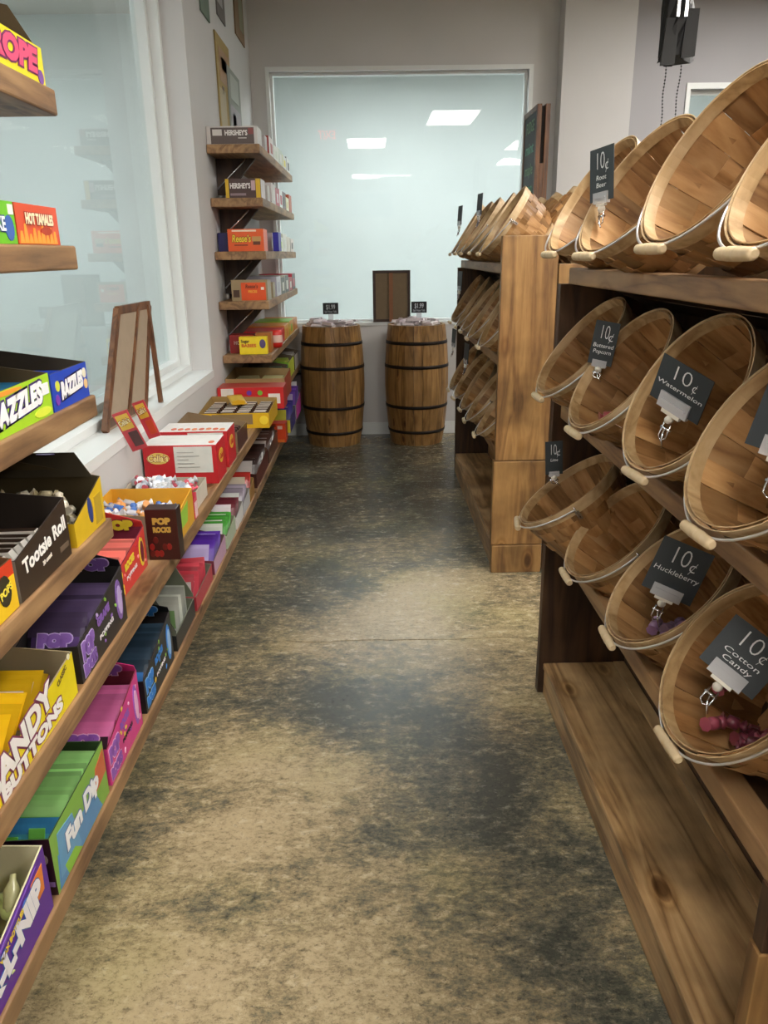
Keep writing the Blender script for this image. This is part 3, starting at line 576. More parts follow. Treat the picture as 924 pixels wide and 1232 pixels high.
t = carton('candy_carton', 'brown chocolate carton with torn kraft rim behind the two cherry chocolate boxes', -.86, X1, 3.25, 3.52, ZE, (.12, .09, .08, .13), '#4a241e', '#8b7458', faces={'near': '#8b7458'})
rows_of_bars(bar_mesh(.12, .03, .014, ['#3b2420', '#6b4a4a']), 'brown chocolate bar in the brown carton with torn kraft rim', 'bars in the torn kraft carton', 2, 6, 2, -.84, -.61, 3.28, 3.49, ZE+.04, .016)
t = carton('candy_carton', 'yellow carton of black and white dotted candy packets with a torn kraft front', -.865, -.52, 3.75, 4.1, ZE, (.075, .075, .09, .10), '#e3b41e', '#a3824a', faces={'near': '#dcae1c'})
npanel(t, '#8d7552', -.80, -.60, ZE+.02, ZE+.07); blob(t, '#f2d23a', (-.545, 3.75, ZE+.04), 'n', .022, .022)
rows_of_bars(bar_mesh(.075, .03, .02, ['#4a2e22', '#efe6dc']), 'brown and white peanut candy packet in the yellow carton', 'packets in the yellow carton', 4, 7, 2, -.855, -.53, 3.77, 4.08, ZE+.03, .02)
f = thing('candy_packet', 'orange-yellow packet lying loose on top of the yellow carton', 'candy packet', (-.69, 3.93, ZE+.085)); o = link('pouch', pouch_mesh(.08, .12, .03, ['#f0b41c', '#f6c93a']), f); f.rotation_euler = (-1.3, 0, .4)
t = closed('candy_carton', 'flat red candy box with green and purple dots beyond the yellow carton', -.865, -.50, 4.25, 4.42, ZE, .12, '#c8272a', {'top': '#b5453a'}); t['dims'] = (-.865, -.5, 4.25, 4.42, ZE)
npanel(t, '#e8e4dc', -.845, -.775, ZE+.05, ZE+.115); npanel(t, '#efe6e0', -.585, -.52, ZE+.03, ZE+.085)
for x, c in ((-.69, '#6a3aa0'), (-.63, '#7ab840'), (-.655, '#e2603a')): blob(t, c, (x, 4.25, ZE+.09 if c != '#e2603a' else ZE+.05), 'n', .014, .014)
t = carton('candy_carton', 'open kraft carton with red sides beyond the flat red candy box', -.865, -.52, 4.5, 4.85, ZE, (.13, .13, .14, .15), '#b5402c', '#a08558', faces={'near': '#a5845a', 'front': '#c24a34'})
rows_of_bars(bar_mesh(.15, .04, .02, ['#b8b07a', '#d8d49a']), 'pale green packet in the open kraft carton with red sides', 'packets in the red sided kraft carton', 2, 6, 1, -.85, -.54, 4.53, 4.82, ZE+.08, .02)
cols = [('#2c2a2e', '#3c6a3a', 'dark carton with green print', .15), ('#8cbf3a', '#d7e04a', 'lime green carton', .16), ('#3a2a22', '#c8c4c0', 'dark brown carton with silver print', .15)]
for k, (a, c, l, h) in enumerate(cols):
    y = 4.92+k*.42; t = carton('candy_carton', l+' on the upper long shelf near its far end', -.85, X1+.01, y, y+.36, ZE, (h*.8, h*.7, h*.7, h), a, '#5f5040', faces={'front': c})
    rows_of_bars(bar_mesh(.10, .04, .02, [c, a]), 'packet lying in the '+l, 'packets in the '+l, 2, 6, 1, -.84, -.6, y+.02, y+.34, ZE+h*.5, .02)

# shelf F
t = carton('candy_carton', 'purple wax bottle candy box with white lettering at the bottom left on the lowest shelf', -.80, X1, .66, 1.095, ZF, (.12, .05, .135, .14), '#5a1e9c', '#cfc9a8', th=.003)
ftext(t, 'NIK-L-NIP', .062, '#f4f2f8', .93, ZF+.055, width=.27, outline='#2a5fa8', bold=.004, ol=.002, rot=.16)
panel(t, 'printed_panel', '#e8832a', [(X1, 1.02, ZF+.055), (X1, 1.075, ZF+.06), (X1, 1.08, ZF+.11), (X1, 1.035, ZF+.105)], .0008)
panel(t, 'printed_panel', '#8a5cc8', [(X1, .84, ZF+.068), (X1, 1.05, ZF+.118), (X1, 1.06, ZF+.122), (X1, .84, ZF+.076)], .0008)
ftext(t, 'WAX BOTTLES', .013, '#f0d23a', .955, ZF+.082, rot=.2, width=.09); blob(t, '#3a6ab8', (X1, 1.01, ZF+.09), 'f', .012, .01)
bt = B(); bt.lathe([(.012, 0), (.014, .01), (.014, .035), (.006, .05), (.006, .06)], 8); wax = [bt.mesh('wax_bottle', foil(c)) for c in ('#d8d6a0', '#c8d890', '#e2d8b8')]
pile(wax, 'pale wax bottle candy in the purple box', 'candy', 'wax bottles in the purple box', 34, -.78, -.62, .75, 1.07, ZF+.03, ZF+.07, 'wax_bottle')
t = carton('candy_carton', 'green and blue swirled powder candy box with white lettering on the lowest shelf', -.735, X1, 1.12, 1.405, ZF, (.12, .125, .13, .13), '#7fb344', '#2f4a22', faces={'near': '#2b1218'})
for q, c in (([(1.13, .003), (1.36, .003), (1.33, .06), (1.14, .07)], '#4f8fc4'), ([(1.14, .02), (1.24, .01), (1.22, .10), (1.15, .11)], '#5fa0cc'), ([(1.33, .05), (1.4, .06), (1.4, .115), (1.35, .10)], '#c8643c'), ([(1.17, .003), (1.24, .003), (1.21, .03), (1.16, .03)], '#8cc83e')):
    panel(t, 'printed_panel', c, [(X1, y, ZF+z) for y, z in q], .0006+random.random()*.0006)
ftext(t, 'Fun Dip', .052, '#f4f6fa', 1.265, ZF+.07, width=.18, outline='#5a6f9c', bold=.003, ol=.0025, shear=.1, rot=.08)
ntext(t, 'Fun Dip', .045, '#b9a9a2', -.665, ZF+.085, bold=.002, width=.13); npanel(t, '#8a6aa8', -.73, -.595, ZF+.02, ZF+.03)
pm = pouch_mesh(.125, .12, .009, ['#4fb83a', '#5fc048', '#a6e08a']); row_packets(pm, 'green powder candy pouch standing in the green and blue swirled box', 'candy packet', 'green pouches in the swirled box', 12, -.664, 1.175, 1.345, ZF, -.42, rz=.03, jz=.012)
f = thing('candy_packet', 'frontmost powder pouch with blue and green print in the swirled box', 'candy packet', (-.664, 1.150, ZF+.004)); f.rotation_euler = (-.42, 0, 0); link('pouch', pouch_mesh(.125, .115, .009, ['#3f8fc8', '#58b8d0']), f)
for x, z, c in ((-.03, .07, '#6cc04a'), (.0, .04, '#2f78c0'), (.02, .085, '#7ad05a')):
    b = B(); b.box(x-.015, x+.015, -.0062, -.0045, z-.012, z+.012); lpart('printed_spot', b, card_m(c), f)
pop_box('hot pink popping candy box with purple spots on the lowest shelf', 1.425, 1.665, ZF, '#d83a8c', '#9a5cc0', '#f0b8dc', ['#e0569c', '#3a1830', '#e878b4'], ['#f6c8e4', '#8a4ab0', '#e8d24a'], 'ROCKS', glabel='pink sachet standing in the hot pink popping candy box', x0=-.735, h=.15, ink='#241a22')
pop_box('black popping candy box with blue lettering and lemons on the lowest shelf', 1.705, 1.99, ZF, '#15181c', '#3a8ae0', '#9cc8f4', ['#1c2024', '#3f8fe0', '#2e4456'], ['#e8c83a', '#3a8ae0', '#8bc34a'], 'ROCKS', glabel='black sachet with blue print standing in the black and blue popping candy box', x0=-.735, h=.15)
def cutpanel(t, x0, x1, y, z, h, col, edge):
    b = B(); P = [(x0, z), (x1, z), (x1, z+h*.35), (x1-.055, z+h), (x0, z+h)]
    b.quad([(x, y, zz) for x, zz in P]); b.quad([(x, y+.004, zz) for x, zz in P][::-1])
    for k in range(5):
        a, c = P[k], P[(k+1) % 5]; b.quad([(a[0], y, a[1]), (a[0], y+.004, a[1]), (c[0], y+.004, c[1]), (c[0], y, c[1])], 1)
    part('raised_panel', b, [mat(col, .8), mat(edge, .7)], t)
t = carton('candy_carton', 'plain olive-grey carton back with black cut edge behind the black and blue box', -.74, X1, 2.03, 2.27, ZF, (.06, .05, .06, .07), '#23282a', '#6f7462'); cutpanel(t, -.74, X1, 2.032, ZF+.001, .175, '#6f7565', '#15171a')
row_packets(pouch_mesh(.12, .12, .01, ['#d8dcd4', '#8fb878']), 'pale green stick packet in the olive-grey carton', 'candy packet', 'packets in the nearer olive-grey carton', 6, -.665, 2.1, 2.25, ZF, 0)
t = carton('candy_carton', 'second olive-grey carton back with red and white packets beside the aisle', -.76, X1, 2.30, 2.56, ZF, (.06, .05, .06, .09), '#b83a48', '#7f7a6a'); cutpanel(t, -.76, X1-.01, 2.302, ZF+.001, .17, '#7a806e', '#6a6f5e')
row_packets(pouch_mesh(.13, .10, .014, ['#d04858', '#f2e4e4']), 'red and white striped packet standing in the second olive-grey carton', 'candy packet', 'red and white packets in the olive-grey carton', 9, -.67, 2.33, 2.50, ZF, -.3, rz=.2)
MIDZ = (1, 2, 3, 4)
def low_tray(label, y0, y1, out, inn, pc, plabel, h=.09, n=10, front=None, tilt=-.55, x0=-.78, z=ZF, xf=X1):
    t = carton('candy_carton', label, x0, xf, y0, y1, z, (h*.7, h*.6, h*.8, h*1.25), out, inn, faces={'front': front or out})
    pm = pouch_mesh(xf-x0-.03, h*1.15, .016, pc); row_packets(pm, plabel, 'candy packet', plabel, n, (x0+xf)/2, y0+.012, y1-.06, z, tilt, rz=.06, jz=.012)
    return t
low_tray('carton of purple candy packets on the lowest shelf', 2.60, 2.83, '#7a3448', '#6a4a4e', ['#5a2fa8', '#c8b8ec'], 'purple and white candy packet on the lowest shelf', front='#c8a0c0')
low_tray('tray of green and white striped candy packets on the lowest shelf', 2.86, 3.06, '#c8d8c0', '#8a8a70', ['#4aa83a', '#eef4ea'], 'green and white candy packet on the lowest shelf', front='#b8c8b0', n=8)
low_tray('white tray of dark red and white candy packets on the lowest shelf', 3.085, 3.26, '#dcd8d8', '#8a8480', ['#6a2430', '#e4dce0'], 'dark red and white candy packet on the lowest shelf', n=8, front='#e0e0e0')
low_tray('silver sided tray of silver and green candy bars on the lowest shelf', 3.28, 3.46, '#b8b8c0', '#8a8480', ['#9a90a0', '#e8ece8'], 'silver candy bar packet on the lowest shelf', n=8, front='#c8c8ce')
low_tray('torn kraft tray with red packets at the end of the near lowest shelf', 3.48, 3.61, '#a8843a', '#9a7a48', ['#c03028', '#e8d8c0'], 'red and white packet in the torn kraft tray', n=5, front='#9a7038', h=.1)
low_tray('dark chocolate bar carton at the start of the far lowest shelf', 3.70, 4.15, '#3a1a16', '#6a4a38', ['#35201c', '#e0d8d4'], 'dark brown chocolate bar packet on the far lowest shelf', n=14, front='#5a1f1a', h=.12, z=ZF)
low_tray('brown carton with silver wrapped bars on the far lowest shelf', 4.18, 4.6, '#4a3a34', '#6a4a38', ['#4a3028', '#b8b0b0'], 'silver and brown bar packet on the far lowest shelf', n=10, front='#6a4434', h=.12)
t = closed('candy_carton', 'orange-red candy box overhanging the front of the far lowest shelf', -.70, -.55, 4.68, 4.78, ZF, .12, '#d8401c', {'near': '#e0481c'}); t['dims'] = (-.7, -.55, 4.68, 4.78, ZF); npanel(t, '#f0cfc0', -.60, -.57, ZF+.085, ZF+.105); npanel(t, '#e8782a', -.69, -.56, ZF+.002, ZF+.02); npanel(t, '#8a2a14', -.70, -.61, ZF+.10, ZF+.118)
low_tray('yellow and dark blue candy carton on the far lowest shelf', 4.95, 5.3, '#dcd23a', '#4a4a4a', ['#3a2a90', '#e8e04a'], 'dark blue and yellow packet on the far lowest shelf', n=8, front='#2f2a86', h=.14, xf=-.55)
low_tray('grey and purple candy carton on the far lowest shelf', 5.38, 5.72, '#8a8494', '#6a6a78', ['#6a3ab0', '#c0b0d8'], 'purple packet in the grey and purple carton', n=8, front='#c83aa8', h=.17, xf=-.55)
low_tray('dark carton with silver lettering at the far end of the lowest shelf', 5.8, 6.2, '#2a2426', '#5a5a60', ['#3a3034', '#d8d8dc'], 'dark and silver packet at the far end of the lowest shelf', n=8, front='#3a1f20', h=.2, xf=-.56)

# far stack G
def gbox(label, x0, x1, y0, y1, z, h, out, **fc): 
    t = closed('candy_carton', label, x0, x1, y0, y1, z, h, out, fc); t['dims'] = (x0, x1, y0, y1, z); return t
zs = [ZG, ZA, ZB_, 1.205, ZD]
t = gbox('white and brown chocolate bar box with white lettering on the topmost far shelf', -.868, X1-.005, 4.53, 4.70, zs[0], .09, '#cfcac8')
npanel(t, '#5f5350', -.845, -.615, zs[0]+.004, zs[0]+.083); npanel(t, '#d8d4d0', -.835, -.785, zs[0]+.044, zs[0]+.074, y=4.5287)
ntext(t, 'HERSHEY\u2019S', .034, '#e6e2e0', -.71, zs[0]+.056, y=4.5285, width=.12, bold=.0014); npanel(t, '#8a4a48', -.645, -.618, zs[0]+.05, zs[0]+.08, y=4.5287); npanel(t, '#cfc8c4', -.70, -.655, zs[0]+.03, zs[0]+.034, y=4.5287)
t = gbox('brown and yellow chocolate bar box with white lettering on the second far shelf', -.79, X1-.005, 4.55, 4.72, zs[1], .10, '#4f3a38', front='#d8d0d0')
npanel(t, '#dcb52c', -.79, -.772, zs[1]+.002, zs[1]+.098); npanel(t, '#dcb52c', -.625, -.60, zs[1]+.002, zs[1]+.098); ntext(t, 'HERSHEY\u2019S', .036, '#e9e4e2', -.71, zs[1]+.062, y=4.5485, width=.11, bold=.0014); npanel(t, '#c8a8b0', -.65, -.628, zs[1]+.04, zs[1]+.09, y=4.5487); npanel(t, '#8f7a80', -.765, -.68, zs[1]+.014, zs[1]+.026, y=4.5487)
t = gbox('orange peanut butter cup box with yellow lettering on the third far shelf', -.80, X1-.008, 4.56, 4.72, zs[2], .118, '#e8612a')
ntext(t, 'Reese\u2019s', .052, '#f2d23c', -.725, zs[2]+.066, width=.105, outline='#5a2a14', bold=.0015, ol=.002, shear=.15); npanel(t, '#f3ddc8', -.775, -.64, zs[2]+.104, zs[2]+.113); npanel(t, '#c99a5c', -.665, -.615, zs[2]+.052, zs[2]+.078); npanel(t, '#6b3a24', -.66, -.62, zs[2]+.034, zs[2]+.052); npanel(t, '#7a3a1c', -.765, -.69, zs[2]+.03, zs[2]+.036)
gbox('dark blue candy box at the wall end of the third far shelf', -.862, -.805, 4.60, 4.72, zs[2], .10, '#20205f')
gbox('bright blue candy box with white top strip on the third far shelf', -.60, -.565, 4.98, 5.12, zs[2], .11, '#2a2aa8', top='#e8e8ee')
t = carton('candy_carton', 'tan display carton holding an orange printed box on the fourth far shelf', -.80, X1-.003, 4.56, 4.72, zs[3], (.115, .115, .11, .11), '#9a8664', '#7a6648'); npanel(t, '#e2541c', -.745, -.605, zs[3]+.003, zs[3]+.10); npanel(t, '#4a3020', -.79, -.755, zs[3]+.02, zs[3]+.06)
ntext(t, 'Reese\u2019s', .03, '#6a2a12', -.685, zs[3]+.078, y=4.5585, width=.07, shear=.15); ntext(t, 'PIECES', .018, '#f0b43a', -.68, zs[3]+.05, y=4.5585, width=.05); npanel(t, '#f2e0d0', -.632, -.615, zs[3]+.06, zs[3]+.075, y=4.5587)
t = gbox('dark red candy box with pale lettering behind the yellow box on the fifth far shelf', -.84, -.70, 4.60, 4.72, zs[4], .105, '#8a1c1c'); ntext(t, 'HOT', .03, '#c8a8a0', -.79, zs[4]+.06, width=.05)
t = gbox('yellow candy box with orange lettering on the fifth far shelf', -.775, -.615, 4.54, 4.595, zs[4], .10, '#f0d824'); ntext(t, 'Sugar', .024, '#5a4a28', -.74, zs[4]+.075, width=.05); ntext(t, 'BABIES', .024, '#d8722a', -.72, zs[4]+.05, width=.085, bold=.001); blob(t, '#5a4a7a', (-.64, 4.54, zs[4]+.06), 'n', .018, .026)
t = gbox('orange-brown candy carton with round red disc on the fifth far shelf', -.69, -.60, 4.62, 4.72, zs[4], .115, '#a8682a'); 
f = tag(link('lollipop_tub', None), '', ''); bpy.data.objects.remove(f)
b = B(); b.lathe([(.035, 0), (.04, .02), (.04, .09), (.03, .105)], 20, c=(-.605, 4.9, zs[4]+.001)); f = thing('candy_tub', 'round red candy tub on the fifth far shelf', 'tub', (-.605, 4.9, zs[4])); part('tub', b, card_m('#d8281e'), f)
b = B(); b.lathe([(.0415, .03), (.0415, .075)], 20, c=(-.605, 4.9, zs[4]+.001), cap=False); part('label', b, card_m('#efc8b8'), f)
spec = {0: [('#b04a44', '#e0d8d4'), ('#d8dcc8', '#e8e8dc'), ('#e6e2d8', '#c8d0c0'), ('#e8d84a', '#d8d8d0'), ('#2a2a2a', '#e0e0da')],
        1: [('#e0d8d8', '#d0c8c8'), ('#d8b8c0', '#b8324a'), ('#b8324a', '#ececec'), ('#3a3030', '#6a4444'), ('#dccb8a', '#e0dcb8'), ('#b85a3a', '#a84a2a')],
        2: [('#d8c8d0', '#c8b8c8'), ('#d0dc4a', '#f0f0e0'), ('#e2e2da', '#e8e8e0'), ('#dcd4c8', '#d8cfc0'), ('#3a3a3a', '#d8c8c0')],
        3: [('#b0acb8', '#c8c4cc'), ('#d8d4c4', '#4a4a40'), ('#e0dcd0', '#3a3a34'), ('#d8d0c4', '#a8323a'), ('#c83a50', '#2a2a2a')],
        4: [('#c82430', '#d83a3a'), ('#d88a3a', '#e0a44a'), ('#8cbf3a', '#d8a040'), ('#c8823a', '#b87430')]}
ordn = ['topmost', 'second', 'third', 'fourth', 'fifth']; cn = ['first', 'next', 'middle', 'later', 'last but one', 'last']
hexname = lambda c: {'#b04a44': 'red', '#d8dcc8': 'pale', '#e6e2d8': 'cream', '#e8d84a': 'yellow', '#2a2a2a': 'black', '#e0d8d8': 'grey-white', '#d8b8c0': 'pink', '#b8324a': 'crimson', '#3a3030': 'dark brown', '#dccb8a': 'straw yellow',
    '#b85a3a': 'rust', '#d8c8d0': 'lilac', '#d0dc4a': 'lime', '#e2e2da': 'off white', '#dcd4c8': 'beige', '#3a3a3a': 'charcoal', '#b0acb8': 'blue-grey', '#d8d4c4': 'sand', '#e0dcd0': 'ivory', '#d8d0c4': 'stone', '#c83a50': 'rose', '#c82430': 'red', '#d88a3a': 'orange', '#8cbf3a': 'green', '#c8823a': 'brown'}[c]
for r, items in spec.items():
    y = 5.0 if r != 4 else 5.0; step = (6.24-y)/len(items)
    for k, (a, c) in enumerate(items):
        h = random.uniform(.085, .12)
        t = gbox('%s candy carton standing past the lettered box on the %s far shelf' % (hexname(a), ordn[r]), -.84, (X1-.002 if not (r == 2 and k == 0) else -.62), y+k*step+(.13 if r == 2 and k == 0 else 0), y+(k+1)*step-.02, zs[r], h, a, front=c)
        yy = y+(k+.5)*step; fpanel(t, a, yy-.05, yy+.04, zs[r]+.02, zs[r]+h*.7)
for r in (0, 1, 2, 3, 4):
    gbox('plain %s carton tucked behind the lettered box on the %s far shelf' % (['grey', 'pale', 'lilac', 'tan', 'maroon'][r], ordn[r]), -.85, -.60, 4.86, 4.96, zs[r], .09, ['#b8b4b4', '#c8c4c0', '#b8a8b8', '#a09070', '#5a1c20'][r]) if r not in (2, 4) else None

# ---------------------------------------------------------------- easel frame on the left sill
f = thing('easel_frame', 'small wooden easel sign seen from behind on the left window sill', 'easel', (-.96, 2.9, .867))
def bar(pa, pb, w_, d_, mt, parent, name, side=(0, 1, 0)):
    pa, pb = Vector(pa), Vector(pb); t_ = (pb-pa).normalized(); s_ = Vector(side); s_ = (s_-t_*s_.dot(t_)).normalized()*w_/2; n_ = t_.cross(s_).normalized()*d_/2
    b = B(); b.hexa([pa-s_-n_, pa+s_-n_, pa+s_+n_, pa-s_+n_], [pb-s_-n_, pb+s_-n_, pb+s_+n_, pb-s_+n_]); return part(name, b, mt, parent)
A0, A1 = (-.955, 2.66, .868), (-.955, 3.10, .868); 
ex0 = (-.93, 2.64, .868); ex1 = (-.93, 3.05, .868); et0 = (-.985, 2.90, 1.262); et1 = (-.985, 3.27, 1.258)
ex0 = (-.945, 2.66, .868); ex1 = (-.925, 3.08, .868); et0 = (-.955, 2.98, 1.262); et1 = (-.935, 3.33, 1.262)
bar(ex0, et0, .032, .018, W_FRAME, f, 'frame_rail'); bar(ex1, et1, .032, .018, W_FRAME, f, 'frame_rail'); bar(Vector(ex0)+Vector((0, .02, .025)), Vector(ex1)+Vector((0, 0, .025)), .03, .018, W_FRAME, f, 'frame_rail', (0, 0, 1)); bar(et0, et1, .03, .018, W_FRAME, f, 'frame_rail', (0, 0, 1))
b = B(); e = Vector((.006, 0, 0)); b.hexa([Vector(q) for q in (ex0, ex1, et1, et0)], [Vector(q)+e for q in (ex0, ex1, et1, et0)]); part('backing_board', b, mat('#9b8a76', .8), f)
bar((-.93, 3.30, 1.262), (-.90, 3.24, .868), .022, .016, W_FRAME, f, 'prop_leg'); bar(Vector(ex0).lerp(Vector(ex1), .55)+e*1.3+Vector((0, 0, .03)), Vector(et0).lerp(Vector(et1), .6)+e*1.3, .02, .006, W_FRAME, f, 'centre_strut')

# posters on the left wall
def wall_sign(name, label, y0, y1, z0, z1, col, cat='sign', th=.008, extra=None, x=XW+.001):
    t = thing(name, label, cat, (x, (y0+y1)/2, z0)); b = B(); b.box(x, x+th, y0, y1, z0, z1); part('board', b, col if not isinstance(col, str) else mat(col, .7), t, bevel=.0015)
    for (a0, a1, b0, b1, c) in extra or (): panel(t, 'printed_panel', c, [(x+th, a0, b0), (x+th, a1, b0), (x+th, a1, b1), (x+th, a0, b1)], .001)
    return t
wall_sign('poster', 'tall tan and orange paper poster on the left wall', 4.98, 5.42, 2.14, 2.66, '#a08a54', 'poster', extra=[(5.05, 5.38, 2.42, 2.60, '#9c7448'), (5.12, 5.32, 2.49, 2.56, '#8c7a62'), (5.0, 5.2, 2.16, 2.38, '#a8966a'), (5.1, 5.16, 2.36, 2.40, '#5c3c2c')])
wall_sign('poster', 'grey and lilac round-topped poster overlapping the tan poster', 5.28, 5.74, 2.12, 2.55, '#8f948e', 'poster', .014, extra=[(5.32, 5.70, 2.14, 2.34, '#948a94'), (5.38, 5.5, 2.2, 2.3, '#b8b4bc'), (5.36, 5.66, 2.38, 2.52, '#a3a8a0')])
wall_sign('poster', 'green-grey hanging sign, leftmost of the high three on the left wall', 4.62, 4.86, 2.66, 3.1, '#66766a', 'poster')
wall_sign('poster', 'dark narrow hanging sign, middle of the high three on the left wall', 5.12, 5.38, 2.77, 3.14, '#6b6664', 'poster', extra=[(5.14, 5.3, 2.84, 2.95, '#9a9698')])
wall_sign('poster', 'brown and olive sign, nearest the back corner of the high three', 5.78, 6.16, 2.83, 3.15, '#7a6248', 'poster', extra=[(5.95, 6.12, 2.9, 3.1, '#6c7050')])
# exit sign with lamps, above the near window, mirrored in the glass
t = thing('exit_sign', 'lit exit sign with two emergency lamp heads hung from the ceiling', 'sign', (-1.0+.45, 1.4, 2.86))
b = B(); b.box(-.73, -.43, 1.37, 1.42, 2.88, 3.08); part('housing', b, WHITE, t, bevel=.006); b = B(); b.box(-.59, -.57, 1.385, 1.405, 3.08, 3.199); part('stem', b, WHITE, t)
letters('EXIT', .15, mat('#ff2a20', .5, emit=6), t, W2L(t, (-.58, 1.42, 2.99)), (-1, 0, 0), (0, 0, 1), width=.24, bold=.004)
for x in (-.68, -.48):
    b = B(); b.tube([(x, 1.41, 2.865), (x, 1.47, 2.85)], [.02, .045], 14); part('lamp_head', b, mat('#c8ccc8', .4), t)

# ---------------------------------------------------------------- barrels
def barrel(x, y, label, cardtxt, seedr):
    t = thing('barrel', label, 'barrel', (x, y, 0), 'barrels under the back window'); n = 22
    prof = [(.205, 0), (.226, .12), (.243, .30), (.250, .46), (.249, .60), (.241, .76), (.222, .93)]
    for k in range(n):
        a0 = 2*PI*(k+.012)/n; a1 = 2*PI*(k+.988)/n; b = B(); dr = random.uniform(-.001, .0015)
        rings = []
        for r, z in prof:
            r += dr; q = []
            for a in (a0, (a0+a1)/2, a1): q.append((r*math.cos(a), r*math.sin(a), z))
            for a in (a1, a0): q.append(((r-.018)*math.cos(a), (r-.018)*math.sin(a), z))
            rings.append(q)
        for i in range(len(rings)-1):
            for j in range(5):
                l = (j+1) % 5; b.quad([rings[i][j], rings[i][l], rings[i+1][l], rings[i+1][j]], 0, False)
        b.quad(rings[0][::-1]); b.quad(rings[-1])
        lpart('stave', b, W_BARREL, t)
    for z, r in ((.11, .2255), (.31, .2445), (.62, .2495), (.80, .2385)):
        def rr(zz):
            for (r0, z0), (r1, z1) in zip(prof, prof[1:]):
                if z0 <= zz <= z1: return r0+(r1-r0)*(zz-z0)/(z1-z0)
        b = B(); b.lathe([(rr(z-.012)+.0015, z-.012), (rr(z-.012)+.0045, z-.012), (rr(z+.012)+.0045, z+.012), (rr(z+.012)+.0015, z+.012)], 44, cap=False); lpart('hoop', b, mat('#2a2320', .5, .6), t)
    b = B(); b.lathe([(.204, .895), (.204, .91)], 30); lpart('lid', b, W_BARREL, t)
    # wrapped taffy heaped on the lid
    ms = [bar_mesh(.10, .035, .018, ['#d9cfd2', c], 'taffy_bar') for c in ('#cdb6bd', '#d8c2c6', '#b79ba6')]
    for k in range(46):
        a = random.uniform(0, 2*PI); r = .17*math.sqrt(random.random()); o = link('taffy_bar', random.choice(ms)); tag(o, 'pale pink wrapped candy bar heaped on the '+cardtxt[2], 'candy bar', 'wrapped bars on the '+cardtxt[2])
        o.location = (x+r*math.cos(a), y+r*math.sin(a), .912+.018*(k % 3)+.012*(k//30)); o.rotation_euler = (random.uniform(-.12, .12), random.uniform(-.12, .12), random.uniform(0, PI))
    s = thing('price_sign', cardtxt[3], 'price sign', (x+cardtxt[0], y+.02, .95)); b = B(); b.box(-.06, .06, -.002, .002, .06, .145); lpart('card', b, mat('#14171c', .6), s)
    letters('$1.99', .05, '#b9c0c8', s, (0, -.003, .112), (1, 0, 0), (0, 0, 1), width=.07); letters(cardtxt[1], .022, '#8f959c', s, (0, -.003, .078), (1, 0, 0), (0, 0, 1), width=.095)
    b = B(); b.box(-.02, .02, -.005, .005, .0, .062); lpart('clip', b, CLEAR, s)
    return t
barrel(-.325, 6.15, 'left wooden barrel heaped with wrapped bars against the back wall', (.0, 'Salt Water Taffy', 'left barrel', 'small black price card standing on the left barrel'), 1)
barrel(.342, 6.15, 'right wooden barrel heaped with wrapped bars against the back wall', (.02, 'Salt Water Taffy', 'right barrel', 'small black price card standing on the right barrel'), 2)
# little picture frame on the back sill
t = thing('picture_frame', 'small dark wood frame seen from behind on the back window sill', 'picture frame', (.155, 6.36, .926))
b = B(); x0, x1, z0, z1 = .005, .305, .927, 1.325; y0 = 6.385
for q in ((x0, x0+.022, z0, z1), (x1-.022, x1, z0, z1), (x0+.022, x1-.022, z0, z0+.022), (x0+.022, x1-.022, z1-.022, z1)):
    b = B(); b.box(q[0], q[1], y0, y0+.02, q[2], q[3]); part('frame_rail', b, mat('#2f1c12', .5), t)
b = B(); b.box(x0+.022, x1-.022, y0+.006, y0+.012, z0+.022, z1-.022); part('backing_board', b, mat('#6b5b44', .8), t)
b = B(); b.box(.135, .165, y0-.006, y0+.006, z0, z1-.02); part('prop_leg', b, mat('#7a4f30', .6), t)

# ---------------------------------------------------------------- right shelving
XR = .57
def lip_shelf(t, y0, y1, z, th=.045, mirror=None, x=XR, depth=.26, slope=.42):
    """slanting shelf: squared front rail, plank falling away to the back; top of the rail at z"""
    s = -1 if mirror else 1
    def X(v): return v if not mirror else mirror-v
    b = B(); a, c = sorted((X(x), X(x+.05))); b.box(a, c, y0, y1, z-th, z); part('front_rail', b, W_SHELF, t, bevel=.004)
    b = B(); xa, xb = x+.051, x+depth; za, zb = z-.012, z-.012-slope*(depth-.05)
    pts = [(xa, za), (xb, zb), (xb, zb-.018), (xa, za-.018)]
    q0 = [(X(p[0]), y0, p[1]) for p in pts]; q1 = [(X(p[0]), y1, p[1]) for p in pts]
    b.quad(q0); b.quad(q1[::-1])
    for k in range(4): l = (k+1) % 4; b.quad([q0[k], q1[k], q1[l], q0[l]])
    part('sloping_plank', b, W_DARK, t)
u = thing('basket_shelving', 'nearer stained wooden shelving unit filled with tilted baskets', 'shelving unit', (.85, 1.2, 0))
MR = 2*.855
ya, yb = -.3, 2.32
for z in (1.405, 1.01, .60): lip_shelf(u, ya, yb, z)
for z in (1.405, 1.01, .60): lip_shelf(u, ya, yb, z, mirror=MR)
def sidepanel(y, th=.036):
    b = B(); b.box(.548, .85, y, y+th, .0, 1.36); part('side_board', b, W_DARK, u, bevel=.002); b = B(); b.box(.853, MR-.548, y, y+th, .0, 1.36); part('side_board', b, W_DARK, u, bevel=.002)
sidepanel(2.321)
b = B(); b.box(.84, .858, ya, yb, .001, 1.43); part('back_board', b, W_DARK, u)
b = B(); b.box(.855-.12, .855+.12, ya, 2.35, 1.385-.06+.001, 1.30+.045); part('top_board', b, W_SHELF, u)
